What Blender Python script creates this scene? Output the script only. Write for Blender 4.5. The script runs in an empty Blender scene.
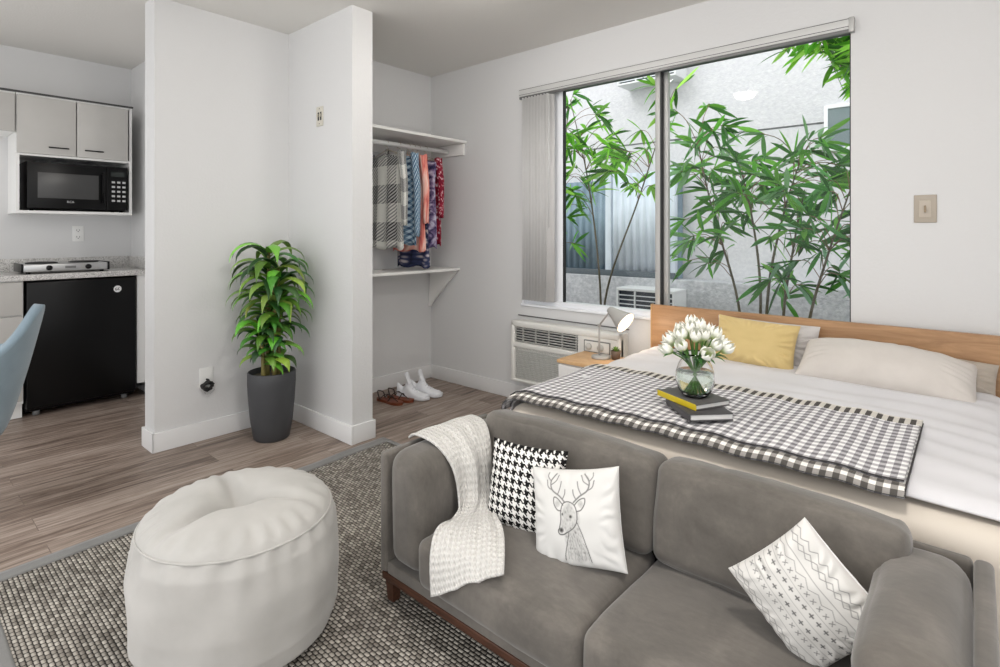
import bpy, math, random
from mathutils import Vector, Matrix, noise
PI = math.pi
random.seed(7)
sc = bpy.context.scene
COL = sc.collection

# ------------------------------------------------------------------ helpers
def lin(v):
    v /= 255.0
    return v / 12.92 if v <= .04045 else ((v + .055) / 1.055) ** 2.4
def C(r, g, b): return (lin(r), lin(g), lin(b), 1.0)
def sm(a, b, x):
    t = max(0., min(1., (x - a) / (b - a)))
    return t * t * (3 - 2 * t)
def V(*a): return Vector(a)
def nz(p, s=1.0): return noise.noise(Vector(p) * s)
def R(deg): return math.radians(deg)

class MB:
    """collects geometry; build() links it as ONE mesh object"""
    def __init__(s): s.v, s.f, s.sm, s.uv, s.col, s.mi = [], [], [], [], [], []
    def add(s, vs, fs, smooth=True, M=None, uv=None, col=None, mi=0):
        o = len(s.v)
        for i, p in enumerate(vs):
            p = Vector(p)
            s.v.append(M @ p if M else p)
            s.uv.append(uv[i] if uv else (0., 0.))
            s.col.append((col[i] if isinstance(col, list) else col) if col else (1., 1., 1., 1.))
        for f in fs:
            s.f.append([o + k for k in f]); s.sm.append(smooth); s.mi.append(mi)
        return s
    def rbox(s, c, d, r=.004, n=1, bulge=(0, 0, 0), M=None, fn=None, col=None, mi=0):
        hx, hy, hz = d[0] / 2, d[1] / 2, d[2] / 2
        H = (hx, hy, hz); r = min(r, hx * .98, hy * .98, hz * .98)
        k = (0, .12, .3, .6, 1) if n > 3 else (0, .42, 1)
        def ts(h):
            e = [-h + r * q for q in k]
            return e + [(-h + r) + (2 * h - 2 * r) * i / n for i in range(1, n)] + [-q for q in reversed(e)]
        T = [ts(h) for h in H]
        idx, vs, fs = {}, [], []
        def vert(p):
            key = (round(p[0], 6), round(p[1], 6), round(p[2], 6))
            if key not in idx:
                inn = Vector([max(-H[i] + r, min(H[i] - r, p[i])) for i in range(3)])
                dv = Vector(p) - inn
                q = inn + dv.normalized() * r if dv.length > 1e-9 else Vector(p)
                for a in range(3):
                    if bulge[a]:
                        b, cc = (a + 1) % 3, (a + 2) % 3
                        w = max(0, 1 - (p[b] / H[b]) ** 2) * max(0, 1 - (p[cc] / H[cc]) ** 2)
                        q[a] += bulge[a] * (p[a] / H[a]) * w
                if fn: q = fn(q)
                idx[key] = len(vs); vs.append(q + Vector(c))
            return idx[key]
        for a in range(3):
            b, cc = (a + 1) % 3, (a + 2) % 3
            for sg in (-1, 1):
                for i in range(len(T[b]) - 1):
                    for j in range(len(T[cc]) - 1):
                        q = []
                        for (ii, jj) in ((i, j), (i + 1, j), (i + 1, j + 1), (i, j + 1)):
                            p = [0, 0, 0]; p[a] = sg * H[a]; p[b] = T[b][ii]; p[cc] = T[cc][jj]
                            q.append(vert(p))
                        fs.append(q if sg > 0 else q[::-1])
        return s.add(vs, fs, True, M, col=col, mi=mi)
    def box(s, x0, x1, y0, y1, z0, z1, r=0., M=None, col=None, mi=0):
        if r > 0:
            return s.rbox(((x0 + x1) / 2, (y0 + y1) / 2, (z0 + z1) / 2), (abs(x1 - x0), abs(y1 - y0), abs(z1 - z0)), r, M=M, col=col, mi=mi)
        vs = [(x, y, z) for x in (x0, x1) for y in (y0, y1) for z in (z0, z1)]
        fs = [(0, 1, 3, 2), (4, 6, 7, 5), (0, 4, 5, 1), (2, 3, 7, 6), (0, 2, 6, 4), (1, 5, 7, 3)]
        return s.add(vs, fs, False, M, col=col, mi=mi)
    def tube(s, pts, r, seg=8, cap=True, M=None, col=None, flat=1.0, mi=0):
        pts = [Vector(p) for p in pts]; n = len(pts)
        rs = r if isinstance(r, (list, tuple)) else [r] * n
        vs, fs = [], []
        up = None
        for i, p in enumerate(pts):
            t = (pts[min(i + 1, n - 1)] - pts[max(i - 1, 0)]).normalized()
            if up is None: up = Vector((0, 0, 1)) if abs(t.z) < .9 else Vector((1, 0, 0))
            a = (up - t * up.dot(t)).normalized(); b = t.cross(a); up = a
            for k in range(seg):
                an = 2 * PI * k / seg
                vs.append(p + a * math.cos(an) * rs[i] * flat + b * math.sin(an) * rs[i])
        for i in range(n - 1):
            for k in range(seg):
                fs.append((i * seg + k, i * seg + (k + 1) % seg, (i + 1) * seg + (k + 1) % seg, (i + 1) * seg + k))
        if cap:
            fs.append(tuple(range(seg))[::-1]); fs.append(tuple((n - 1) * seg + k for k in range(seg)))
        return s.add(vs, fs, True, M, col=col, mi=mi)
    def lathe(s, prof, c=(0, 0, 0), seg=32, M=None, fn=None, col=None, mi=0):
        vs, fs = [], []
        for (r, z) in prof:
            for k in range(seg):
                a = 2 * PI * k / seg
                p = Vector((r * math.cos(a), r * math.sin(a), z))
                if fn: p = fn(p, a)
                vs.append(p + Vector(c))
        n = len(prof)
        for i in range(n - 1):
            for k in range(seg):
                fs.append((i * seg + k, i * seg + (k + 1) % seg, (i + 1) * seg + (k + 1) % seg, (i + 1) * seg + k))
        if prof[0][0] > 0: fs.append(tuple(range(seg))[::-1])
        if prof[-1][0] > 0: fs.append(tuple((n - 1) * seg + k for k in range(seg)))
        return s.add(vs, fs, True, M, col=col, mi=mi)
    def grid(s, fn, nu, nv, M=None, colfn=None, flip=False, wrap=False):
        vs, uv, col, fs = [], [], [], []
        for j in range(nv + 1):
            for i in range(nu + 1):
                u, w = i / nu, j / nv
                vs.append(Vector(fn(u, w))); uv.append((u, w))
                col.append(colfn(u, w) if colfn else (1, 1, 1, 1))
        for j in range(nv):
            for i in range(nu):
                a = j * (nu + 1) + i
                q = (a, a + 1, a + nu + 2, a + nu + 1)
                fs.append(q[::-1] if flip else q)
        return s.add(vs, fs, True, M, uv, col)
    def prism(s, outline, ext, M=None, col=None, smooth=False):
        n = len(outline); e = Vector(ext)
        vs = [Vector(p) for p in outline] + [Vector(p) + e for p in outline]
        fs = [tuple(range(n))[::-1], tuple(range(n, 2 * n))] + [(i, (i + 1) % n, n + (i + 1) % n, n + i) for i in range(n)]
        return s.add(vs, fs, smooth, M, col=col)
    def build(s, name, m, parent=None, solid=0., sub=0, usecol=False, sharp=None):
        off = Vector((0, 0, 0)); p = parent
        while p is not None: off += Vector(p.location); p = p.parent
        me = bpy.data.meshes.new(name)
        me.from_pydata([tuple(x - off) for x in s.v], [], s.f)
        me.polygons.foreach_set('use_smooth', s.sm)
        me.polygons.foreach_set('material_index', s.mi)
        ul = me.uv_layers.new(name='UVMap')
        li = [0] * len(me.loops); me.loops.foreach_get('vertex_index', li)
        fl = []
        for k in li: fl += s.uv[k]
        ul.data.foreach_set('uv', fl)
        if usecol:
            ca = me.color_attributes.new('Col', 'FLOAT_COLOR', 'POINT')
            cf = []
            for c in s.col: cf += c
            ca.data.foreach_set('color', cf)
        me.validate(); me.update()
        for q in (m if isinstance(m, (list, tuple)) else [m]): me.materials.append(q)
        o = bpy.data.objects.new(name, me); COL.objects.link(o)
        if parent is not None: o.parent = parent
        if sharp: me.set_sharp_from_angle(angle=R(sharp))
        if solid:
            md = o.modifiers.new('Solidify', 'SOLIDIFY'); md.thickness = solid; md.offset = -1
        if sub:
            md = o.modifiers.new('Subdivision', 'SUBSURF'); md.levels = sub; md.render_levels = sub
        return o

def thing(name, label, cat, loc=(0, 0, 0), rotz=0, group=None):
    o = bpy.data.objects.new(name, None); COL.objects.link(o)
    o.location = loc; o.rotation_euler = (0, 0, rotz); o.empty_display_size = .1
    return tag(o, label, cat, group)
def tag(o, label, cat, group=None, kind=None):
    o['label'] = label; o['category'] = cat
    if group: o['group'] = group
    if kind: o['kind'] = kind
    return o
def struct(o, label=None, cat=None):
    o['kind'] = 'structure'
    if label: o['label'] = label
    if cat: o['category'] = cat
    return o
def dup(root, loc=None, rotz=None, label=None):
    r = root.copy(); COL.objects.link(r)
    if loc is not None: r.location = loc
    if rotz is not None: r.rotation_euler = (0, 0, rotz)
    if label: r['label'] = label
    for ch in list(root.children):
        c = ch.copy(); COL.objects.link(c); c.parent = r
        for g in list(ch.children):
            d = g.copy(); COL.objects.link(d); d.parent = c
    return r
def crom(P, n=8):
    P = [Vector(p) for p in P]; Q = [P[0] * 2 - P[1]] + P + [P[-1] * 2 - P[-2]]
    out = []
    for i in range(1, len(Q) - 2):
        a, b, c, d = Q[i - 1], Q[i], Q[i + 1], Q[i + 2]
        for k in range(n):
            t = k / n
            out.append(.5 * (2 * b + (c - a) * t + (2 * a - 5 * b + 4 * c - d) * t * t + (3 * b - a - 3 * c + d) * t ** 3))
    out.append(P[-1]); return out
def samp(L, t):
    x = t * (len(L) - 1); i = min(int(x), len(L) - 2)
    return L[i].lerp(L[i + 1], x - i)

# ------------------------------------------------------------------ materials
class NT:
    def __init__(s, name, color=(.8, .8, .8, 1), rough=.6, metal=0., spec=.5, sheen=0.):
        s.m = bpy.data.materials.new(name); s.m.use_nodes = True
        s.t = s.m.node_tree; s.b = s.t.nodes['Principled BSDF']
        s.b.inputs['Base Color'].default_value = color
        s.b.inputs['Roughness'].default_value = rough
        s.b.inputs['Metallic'].default_value = metal
        s.b.inputs['Specular IOR Level'].default_value = spec
        if sheen:
            s.b.inputs['Sheen Weight'].default_value = sheen
            s.b.inputs['Sheen Roughness'].default_value = .5
    def n(s, typ, **kw):
        x = s.t.nodes.new(typ)
        for k, val in kw.items():
            if k.startswith('i_'): x.inputs[k[2:].replace('_', ' ')].default_value = val
            else: setattr(x, k, val)
        return x
    def l(s, a, b): s.t.links.new(a, b)
    def ma(s, op, a, b=None, c=None):
        x = s.n('ShaderNodeMath', operation=op)
        for i, q in enumerate((a, b, c)):
            if q is None: continue
            if isinstance(q, (int, float)): x.inputs[i].default_value = q
            else: s.l(q, x.inputs[i])
        return x.outputs[0]
    def mix(s, f, a, b, typ='MIX'):
        x = s.n('ShaderNodeMix', data_type='RGBA', blend_type=typ)
        for i, q in ((0, f), (6, a), (7, b)):
            if isinstance(q, (int, float, tuple)): x.inputs[i].default_value = q
            else: s.l(q, x.inputs[i])
        return x.outputs[2]
    def coord(s, kind='Object'): return s.n('ShaderNodeTexCoord').outputs[kind]
    def mapping(s, src, scale=(1, 1, 1), rot=(0, 0, 0), loc=(0, 0, 0)):
        x = s.n('ShaderNodeMapping'); s.l(src, x.inputs['Vector'])
        x.inputs['Scale'].default_value = scale; x.inputs['Rotation'].default_value = rot; x.inputs['Location'].default_value = loc
        return x.outputs[0]
    def noise(s, src, scale=5., detail=3., rough=.5, dist=0.):
        x = s.n('ShaderNodeTexNoise'); s.l(src, x.inputs['Vector'])
        x.inputs['Scale'].default_value = scale; x.inputs['Detail'].default_value = detail
        x.inputs['Roughness'].default_value = rough; x.inputs['Distortion'].default_value = dist
        return x.outputs[0]
    def voro(s, src, scale=5., out='Distance', feat='F1'):
        x = s.n('ShaderNodeTexVoronoi', feature=feat); s.l(src, x.inputs['Vector']); x.inputs['Scale'].default_value = scale
        return x.outputs[out]
    def ramp(s, f, stops):
        x = s.n('ShaderNodeValToRGB'); s.l(f, x.inputs[0]); e = x.color_ramp.elements
        while len(e) < len(stops): e.new(.5)
        for i, (p, c) in enumerate(stops): e[i].position = p; e[i].color = c
        return x.outputs[0]
    def bump(s, h, strength=.3, dist=.002):
        x = s.n('ShaderNodeBump'); s.l(h, x.inputs['Height'])
        x.inputs['Strength'].default_value = strength; x.inputs['Distance'].default_value = dist
        s.l(x.outputs[0], s.b.inputs['Normal'])
    def color(s, src): s.l(src, s.b.inputs['Base Color'])
    def sep(s, src):
        x = s.n('ShaderNodeSeparateXYZ'); s.l(src, x.inputs[0]); return x.outputs

def plain(name, rgb, rough=.6, metal=0., spec=.5, var=0., bump=0., bscale=200., sheen=0.):
    k = NT(name, C(*rgb), rough, metal, spec, sheen)
    if var or bump:
        o = k.coord()
        if var:
            f = k.noise(o, 9., 4.)
            a = C(*[max(0, c - var) for c in rgb]); b = C(*[min(255, c + var) for c in rgb])
            k.color(k.ramp(f, [(.25, a), (.75, b)]))
        if bump: k.bump(k.noise(o, bscale, 3.), bump, .002)
    return k.m
def colmat(name, rough=.7, bump=0., bscale=400., spec=.3, var=0.):
    k = NT(name, rough=rough, spec=spec)
    a = k.n('ShaderNodeVertexColor', layer_name='Col').outputs[0]
    k.color(a)
    if bump: k.bump(k.noise(k.coord(), bscale, 2.), bump, .0015)
    return k.m

def fabric(name, rgb, var=8, thread=900., bump=.25, rough=.85, sheen=.2, cscale=6.):
    k = NT(name, C(*rgb), rough, 0, .25, sheen)
    o = k.coord()
    f = k.noise(o, cscale, 5., .6, .4)
    a = C(*[max(0, c - var) for c in rgb]); b = C(*[min(255, c + var) for c in rgb])
    k.color(k.ramp(f, [(.3, a), (.7, b)]))
    k.bump(k.noise(o, thread, 2.), bump, .0012)
    return k.m

def wood(name, light, dark, axis='Y', scale=1., rough=.45, stretch=14.):
    k = NT(name, rough=rough, spec=.4)
    o = k.coord()
    sc_ = {'X': (1, stretch, stretch), 'Y': (stretch, 1, stretch), 'Z': (stretch, stretch, 1)}[axis]
    mp = k.mapping(o, tuple(q * scale for q in sc_))
    f = k.noise(mp, 2.2, 6., .62, 1.2)
    k.color(k.ramp(f, [(.28, C(*dark)), (.72, C(*light))]))
    k.bump(f, .06, .002)
    return k.m

M = {}
k = NT('painted wall', C(216, 216, 216), .62, 0, .3); o = k.coord()
k.bump(k.noise(o, 75., 3., .55), .22, .004); M['wall'] = k.m
k = NT('painted ceiling', C(224, 222, 218), .8, 0, .2); k.bump(k.noise(k.coord(), 90., 3.), .3, .004); M['ceil'] = k.m
M['trim'] = plain('white trim paint', (228, 228, 228), .42)

# floor planks, long axis along Y
k = NT('vinyl plank floor', rough=.42, spec=.4); o = k.coord()
mp = k.mapping(o, (1, 1, 1), (0, 0, R(90)))
br = k.n('ShaderNodeTexBrick', offset=.37, squash=1.); k.l(mp, br.inputs['Vector'])
for nm, val in (('Scale', 1.), ('Mortar Size', .0016), ('Mortar Smooth', .3), ('Bias', 0.), ('Brick Width', 1.22), ('Row Height', .152)): br.inputs[nm].default_value = val
br.inputs['Color1'].default_value = (0, 0, 0, 1); br.inputs['Color2'].default_value = (1, 1, 1, 1); br.inputs['Mortar'].default_value = (.5, .5, .5, 1)
x = k.n('ShaderNodeVectorMath', operation='MULTIPLY_ADD')
k.l(br.outputs['Color'], x.inputs[0]); x.inputs[1].default_value = (7.3, 13.1, 3.7); k.l(o, x.inputs[2])
gr = k.noise(k.mapping(x.outputs[0], (15, 1.0, 1)), 1.9, 9., .68, 1.4)
gr2 = k.noise(k.mapping(x.outputs[0], (52, 2.2, 1)), 2., 4., .6, .5)
f = k.ma('ADD', k.ma('MULTIPLY', gr, .75), k.ma('ADD', k.ma('MULTIPLY', gr2, .25), k.ma('MULTIPLY', k.ma('SUBTRACT', k.sep(br.outputs['Color'])[0], .5), .10)))
c = k.ramp(f, [(.33, C(72, 60, 53)), (.45, C(124, 108, 97)), (.56, C(154, 139, 128)), (.70, C(184, 171, 161))])
c = k.mix(k.ma('MULTIPLY', br.outputs['Fac'], .55), c, C(84, 72, 64))
k.color(c); k.bump(k.ma('SUBTRACT', f, k.ma('MULTIPLY', br.outputs['Fac'], .6)), .12, .002); M['floor'] = k.m

# ------------------------------------------------------------------ room shell
CEIL = 2.525; WY = 3.10; CX = -3.46; KX = -5.12; KY = 1.375
struct(MB().box(KX - .1, 1.3, -.9, WY + .16, -.06, 0).build('floor', M['floor']), 'grey-brown wood plank floor of the studio', 'floor')
struct(MB().box(KX - .1, 1.3, -1.5, WY + .16, CEIL, CEIL + .06).build('ceiling', M['ceil']), 'plain light grey ceiling of the studio', 'ceiling')
WX0, WX1, WZ0, WZ1 = -2.478, -.452, .70, 2.222
m = MB()
m.box(CX - .12, WX0, WY, WY + .15, 0, CEIL); m.box(WX1, 1.3, WY, WY + .15, 0, CEIL)
m.box(WX0, WX1, WY, WY + .15, 0, WZ0); m.box(WX0, WX1, WY, WY + .15, WZ1, CEIL)
struct(m.build('wall_window', M['wall']), 'white wall around the wide window', 'wall')
struct(MB().box(CX - .12, CX, 1.90, WY, 0, CEIL).build('wall_closet', M['wall']), 'white back wall of the closet nook', 'wall')
m = MB()
m.box(-3.58, -3.425, 1.03, 1.955, 0, CEIL); m.box(-3.425, -2.70, 1.815, 1.955, 0, CEIL)
struct(m.build('wall_partition', M['wall']), 'white L shaped partition wall behind the potted plant', 'wall')
struct(MB().box(KX - .1, KX, -.9, KY + .1, 0, CEIL).build('wall_kitchen', M['wall']), 'white kitchen wall behind the cabinets', 'wall')
struct(MB().box(KX, -3.58, KY, KY + .1, 0, CEIL).build('wall_kitchen_side', M['wall']), 'narrow white wall beside the kitchenette', 'wall')
struct(MB().box(1.2, 1.3, 1.1, WY, 0, CEIL).build('wall_right', M['wall']), 'white wall right of the bed', 'wall')
# baseboards
BH, BT = .108, .014
def base(name, segs):
    m = MB()
    for s_ in segs: m.box(*s_, 0, BH, r=.003)
    return struct(m.build(name, M['trim']))
base('baseboard_window', [(CX + BT, 1.1, WY - BT, WY - .0005)])
base('baseboard_closet', [(CX + .0005, CX + BT, 1.957 , WY - .0005)])
base('baseboard_partition', [(-3.4245, -3.425 + BT, 1.03 - BT, 1.8145), (-3.58 - BT, -3.425 + BT, 1.03 - BT, 1.0295), (-3.58 - BT, -3.5805, 1.0295, KY - .001),
     (-3.411, -2.70 + BT, 1.815 - BT, 1.8145), (-2.6995, -2.70 + BT, 1.8145, 1.955 + BT), (-3.44, -2.6995, 1.9555, 1.955 + BT)])
base('baseboard_kitchen', [(-4.60, -3.60, KY - BT, KY - .0005)])
# door casing behind the partition
dc = struct(MB().box(-4.685, -4.61, KY - .018, KY - .0005, 0.0, 2.08, r=.004).build('trim_1', M['trim']), 'white door casing beside the fridge', 'door casing')
m = MB(); m.tube([(-4.605, KY - .026, 1.76), (-4.605, KY - .026, 1.86)], .007, 10)
for z in (1.757, 1.863): m.lathe([(.0, z - .006), (.006, z - .003), (.006, z + .003), (0, z + .006)], (-4.605, KY - .026, 0), 10)
m.box(-4.63, -4.605, KY - .021, KY - .0175, 1.765, 1.855)
m.build('hinge', plain('hinge steel', (150, 150, 150), .35, .9), dc)

# ------------------------------------------------------------------ window
M['alu'] = plain('grey aluminium', (182, 182, 180), .42, .25)
M['darkgasket'] = plain('black gasket', (26, 27, 28), .5)
M['winwhite'] = plain('white window frame', (240, 242, 246), .35)
k = NT('window glass'); t = k.t; t.nodes.remove(k.b)
tr = k.n('ShaderNodeBsdfTransparent'); gl = k.n('ShaderNodeBsdfGlossy'); gl.inputs['Roughness'].default_value = .0
fr = k.n('ShaderNodeFresnel'); fr.inputs['IOR'].default_value = 1.35; mx = k.n('ShaderNodeMixShader')
tr.inputs['Color'].default_value = (.97, .985, .98, 1)
k.l(fr.outputs[0], mx.inputs[0]); k.l(tr.outputs[0], mx.inputs[1]); k.l(gl.outputs[0], mx.inputs[2])
k.l(mx.outputs[0], t.nodes['Material Output'].inputs['Surface']); M['glass'] = k.m

win = struct(bpy.data.objects.new('window_1', None), 'wide sliding window with bamboo outside', 'window'); COL.objects.link(win)
fy0, fy1 = WY + .035, WY + .10
m = MB()
m.box(WX0, WX0 + .03, WY - .004, fy1, WZ0, WZ1, .004)
m.box(WX0, WX1, WY + .02, fy1, WZ0, WZ0 + .035, .003)
m.build('window_frame', M['winwhite'], win)
m = MB(); m.box(WX0 + .03, WX1, fy0, fy1, WZ1 - .022, WZ1, .002); m.box(WX1 - .010, WX1, fy0, fy1, WZ0 + .035, WZ1 - .03, .002)
m.build('window_track', M['darkgasket'], win)
m = MB(); m.box(WX0 - .005, WX1 + .015, WY - .014, WY + .03, WZ0 - .012, WZ0 + .004, .004); m.build('window_sill', M['winwhite'], win)
sx0, sx1 = -2.262, -2.150    # white stile of the sliding sash
m = MB(); m.box(sx0, sx1, fy0 + .002, fy0 + .03, WZ0 + .035, WZ1 - .03, .004); m.build('sash_stile', M['winwhite'], win)
m = MB(); m.box(sx1, sx1 + .010, fy0 + .004, fy0 + .028, WZ0 + .036, WZ1 - .031); m.build('gasket', M['darkgasket'], win)
m = MB(); m.box(-1.472, -1.440, fy0, fy0 + .035, WZ0 + .035, WZ1 - .03, .004); m.box(-1.432, -1.402, fy0 + .03, fy0 + .062, WZ0 + .035, WZ1 - .03, .004)
m.build('meeting_rail', M['alu'], win)
m = MB(); m.box(-1.441, -1.431, fy0 + .006, fy0 + .05, WZ0 + .036, WZ1 - .031); m.build('gasket', M['darkgasket'], win)
for (a, b, y) in ((sx1 + .004, -1.455, fy0 + .016), (-1.425, WX1 - .006, fy0 + .048)):
    MB().add([(a, y, WZ0 + .03), (b, y, WZ0 + .03), (b, y, WZ1 - .025), (a, y, WZ1 - .025)], [(0, 1, 2, 3)], False).build('window_pane', M['glass'], win)

# vertical blind: head rail + stacked slats
bl = thing('vertical_blind', 'white vertical blind with slats bunched at the left side of the window', 'blind', (WX0, WY, WZ0))
m = MB(); m.box(WX0 - .004, WX1 + .012, WY - .032, WY - .001, 2.192, 2.243, .004); m.build('head_rail', plain('pale grey blind rail', (205, 205, 203), .4), bl)
m = MB(); m.box(WX0 - .004, WX1 + .012, WY - .0335, WY - .030, 2.2385, 2.2405); m.build('shadow_gap', plain('rail groove', (60, 60, 60), .5), bl)  # dark strip on the rail face, coloured as the shadow line of a gap
m = MB(); m.box(WX0 - .004, WX1 + .012, WY - .0335, WY - .030, 2.2025, 2.2050); m.build('shadow_gap', plain('rail groove', (60, 60, 60), .5), bl)  # second dark strip, again shade put into the colour
m = MB(); m.box(WX0 - .004, WX1 + .012, WY - .028, WY - .010, 2.176, 2.193); m.build('carrier_track', plain('dark blind track', (120, 120, 120), .4, .5), bl)
m = MB(); m.box(WX1 - .004, WX1 + .018, WY - .036, WY - .001, 2.176, 2.246, .003); m.build('end_bracket', M['alu'], bl)
M['slat'] = plain('blind slat vinyl', (206, 205, 204), .55, var=3)
for i in range(9):
    x0 = WX0 + .052 + i * .027
    ang = R(62 + random.uniform(-6, 6))
    def fn(u, w, x0=x0, ang=ang):
        s_ = (u - .5) * .082; cv = .007 * (1 - (2 * u - 1) ** 2)
        return (x0 + s_ * math.cos(ang) - cv * math.sin(ang), WY - .024 + s_ * math.sin(ang) * .5 + cv * math.cos(ang), .735 + w * 1.445)
    MB().grid(fn, 6, 1).build('slat', M['slat'], bl, solid=.0012)
m = MB(); m.tube([(WX0 + .275, WY - .05, 2.16), (WX0 + .273, WY - .052, 1.25)], .004, 8); m.build('wand', plain('clear wand', (215, 215, 215), .2), bl)

# ------------------------------------------------------------------ outside
k = NT('stucco', C(222, 222, 226), .9, 0, .1); o = k.coord()
f = k.noise(o, 34., 5., .65); k.bump(f, .55, .014)
k.color(k.ramp(k.noise(o, 30., 4.), [(.3, C(208, 208, 213)), (.7, C(220, 220, 223))])); M['stucco'] = k.m
k = NT('low stucco', C(190, 192, 196), .9, 0, .1); o = k.coord(); k.bump(k.noise(o, 22., 5., .7), 1., .02)
k.color(k.ramp(k.noise(o, 26., 4.), [(.3, C(172, 175, 181)), (.7, C(206, 207, 211))])); M['stucco2'] = k.m
M['soil'] = plain('soil and gravel', (112, 104, 94), .95, var=20, bump=.8, bscale=40)
ground = struct(MB().box(-7, 3, WY + .16, 9, -.12, -.06).build('ground', M['soil']), 'bare ground in the side yard', 'ground')
NY = 5.6
bld = thing('apartment_building', 'pale stucco building wall across the side yard', 'building', (-1.5, NY, -.06))
m = MB(); m.box(-6.5, 2.5, NY, NY + 2.2, -.06, 2.19, 0); m.box(-6.5, 2.5, NY - .012, NY + 2.2, 2.205, 5.2); m.box(-6.5, 2.5, NY + .03, NY + 2.1, 2.18, 2.21)
m.build('wall', M['stucco'], bld)
nwx0, nwx1, nwz0, nwz1 = -.985, -.35, 1.965, 2.31
m = MB()
for b in ((nwx0 - .03, nwx0, nwz0 - .03, nwz1 + .03), (nwx1, nwx1 + .03, nwz0 - .03, nwz1 + .03), (nwx0, nwx1, nwz0 - .03, nwz0), (nwx0, nwx1, nwz1, nwz1 + .03)):
    m.box(b[0], b[1], NY - .04, NY - .012, b[2], b[3], .004)
wf = m.build('window', M['winwhite'], bld)
MB().box(nwx0, nwx1, NY - .03, NY - .0125, nwz0, nwz1).build('pane', plain('dim window pane', (120, 134, 138), .12), wf)
m = MB(); m.box(-.80, -.775, NY - .038, NY - .029, nwz0, nwz1); m.build('mullion', M['winwhite'], wf)
# corrugated metal shed cladding standing in front of that wall, on a low stucco plinth
def corr(name, x0, x1, z0, z1, y, mat_, parent):
    n = int((x1 - x0) / .012)
    def fn(u, w):
        x = x0 + u * (x1 - x0); t_ = (x / .085) % 1
        d = .018 * sm(.15, .3, t_) * (1 - sm(.7, .85, t_))
        return (x, y - d, z0 + w * (z1 - z0))
    return MB().grid(fn, n, 1).build(name, mat_, parent, solid=.004)
shed = thing('corrugated_shed', 'blue-grey and white corrugated metal shed outside the window on the left', 'shed', (-2.9, 5.42, .6))
M['bluemetal'] = plain('blue grey sheet', (128, 150, 166), .5, .1, var=8); M['whitemetal'] = plain('white sheet', (214, 224, 236), .5, .1, var=5)
corr('panel', -4.6, -3.12, .80, 1.80, 5.42, M['bluemetal'], shed)
corr('panel', -3.05, -2.36, .80, 1.86, 5.42, M['whitemetal'], shed)
for (a, b) in ((-3.12, -3.05), (-2.36, -2.31)): MB().box(a, b, 5.385, 5.45, .74, 1.9, .006).build('post', M['whitemetal'], shed)
m = MB(); m.box(-4.6, -2.31, 5.37, 5.46, .735, .80, .004); m.build('bottom_rail', plain('dark rail', (86, 96, 104), .5), shed)
m = MB(); m.box(-4.6, -2.31, 5.46, 5.58, .735, 1.78); m.build('back_panel', M['bluemetal'], shed)
plinth = struct(MB().box(-4.8, 1.5, 5.36, 5.585, -.06, .735, .01).build('wall_garden', M['stucco2']), 'low rough stucco wall under the shed', 'wall')
def outac(label, x, y, z, w, h, d):
    t_ = thing('air_conditioner', label, 'air conditioner', (x, y, z))
    cs = plain('ac case', (226, 228, 230), .5)
    m = MB(); m.box(x, x + w, y - d, y, z, z + .02, .004); m.box(x, x + w, y - d, y, z + h - .03, z + h, .004)
    m.box(x, x + .02, y - d, y, z + .02, z + h - .03); m.box(x + w - .02, x + w, y - d, y, z + .02, z + h - .03)
    m.box(x + w * .32, x + w * .34, y - d, y - d + .02, z + .02, z + h - .03); m.box(x + w * .72, x + w * .75, y - d, y - d + .02, z + .02, z + h - .03)
    m.build('case', cs, t_)
    MB().box(x + .02, x + w - .02, y - d + .03, y - .005, z + .02, z + h - .03).build('coil', plain('dark coil', (44, 52, 62), .6), t_)
    m = MB()
    nl = 4
    for i in range(nl):
        zz = z + .035 + i * (h - .07) / nl
        m.box(x + .02, x + w - .02, y - d + .004, y - d + .010, zz, zz + .010, M=None)
    m.build('louver', plain('louver white', (218, 222, 226), .5), t_)
    return t_
outac('white air conditioner low on the wall across the yard', -2.80, 5.358, .40, .62, .25, .30)
outac('white air conditioner high on the building wall at the top of the window', -2.93, NY - .013, 2.80, .66, .34, .28)
for q in ((-2.9, -.0),): pass
# bracket ledge under the low unit reaches the plinth so it hangs on it

# bamboo
k = NT('bamboo leaf', rough=.45, spec=.35); a = k.n('ShaderNodeVertexColor', layer_name='Col').outputs[0]; k.color(a)
k.b.inputs['Subsurface Weight'].default_value = 0.0
tl = k.n('ShaderNodeBsdfTranslucent'); k.l(a, tl.inputs['Color']); ms = k.n('ShaderNodeMixShader'); ms.inputs[0].default_value = .45
k.l(k.b.outputs[0], ms.inputs[1]); k.l(tl.outputs[0], ms.inputs[2]); k.l(ms.outputs[0], k.t.nodes['Material Output'].inputs['Surface'])
M['leaf'] = k.m
M['culm'] = plain('bamboo culm', (84, 78, 58), .5, var=22)
M['twig'] = plain('bamboo twig', (120, 96, 70), .7, var=15)
def leaf(m, p, d, L, w, col, droop=.35, nseg=4, side=None):
    d = Vector(d).normalized(); up = Vector((0, 0, 1))
    s_ = (side or d.cross(up)); s_ = s_.normalized() if s_.length > 1e-4 else Vector((1, 0, 0))
    vs, fs = [], []; q = Vector(p)
    for i in range(nseg + 1):
        t_ = i / nseg
        dd = (d + Vector((0, 0, -1)) * droop * t_ * 1.6).normalized()
        if i: q = q + dd * (L / nseg)
        hw = w * .5 * (math.sin(PI * min(1, t_ * .93 + .07)) ** .8) * (1 if t_ < 1 else .02)
        nn = s_.cross(dd).normalized()
        vs += [q - s_ * hw + nn * hw * .3, q, q + s_ * hw + nn * hw * .3]
    for i in range(nseg):
        for j in (0, 1): fs.append((i * 3 + j, i * 3 + j + 1, i * 3 + j + 4, i * 3 + j + 3))
    m.add(vs, fs, True, None, None, col)
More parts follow.
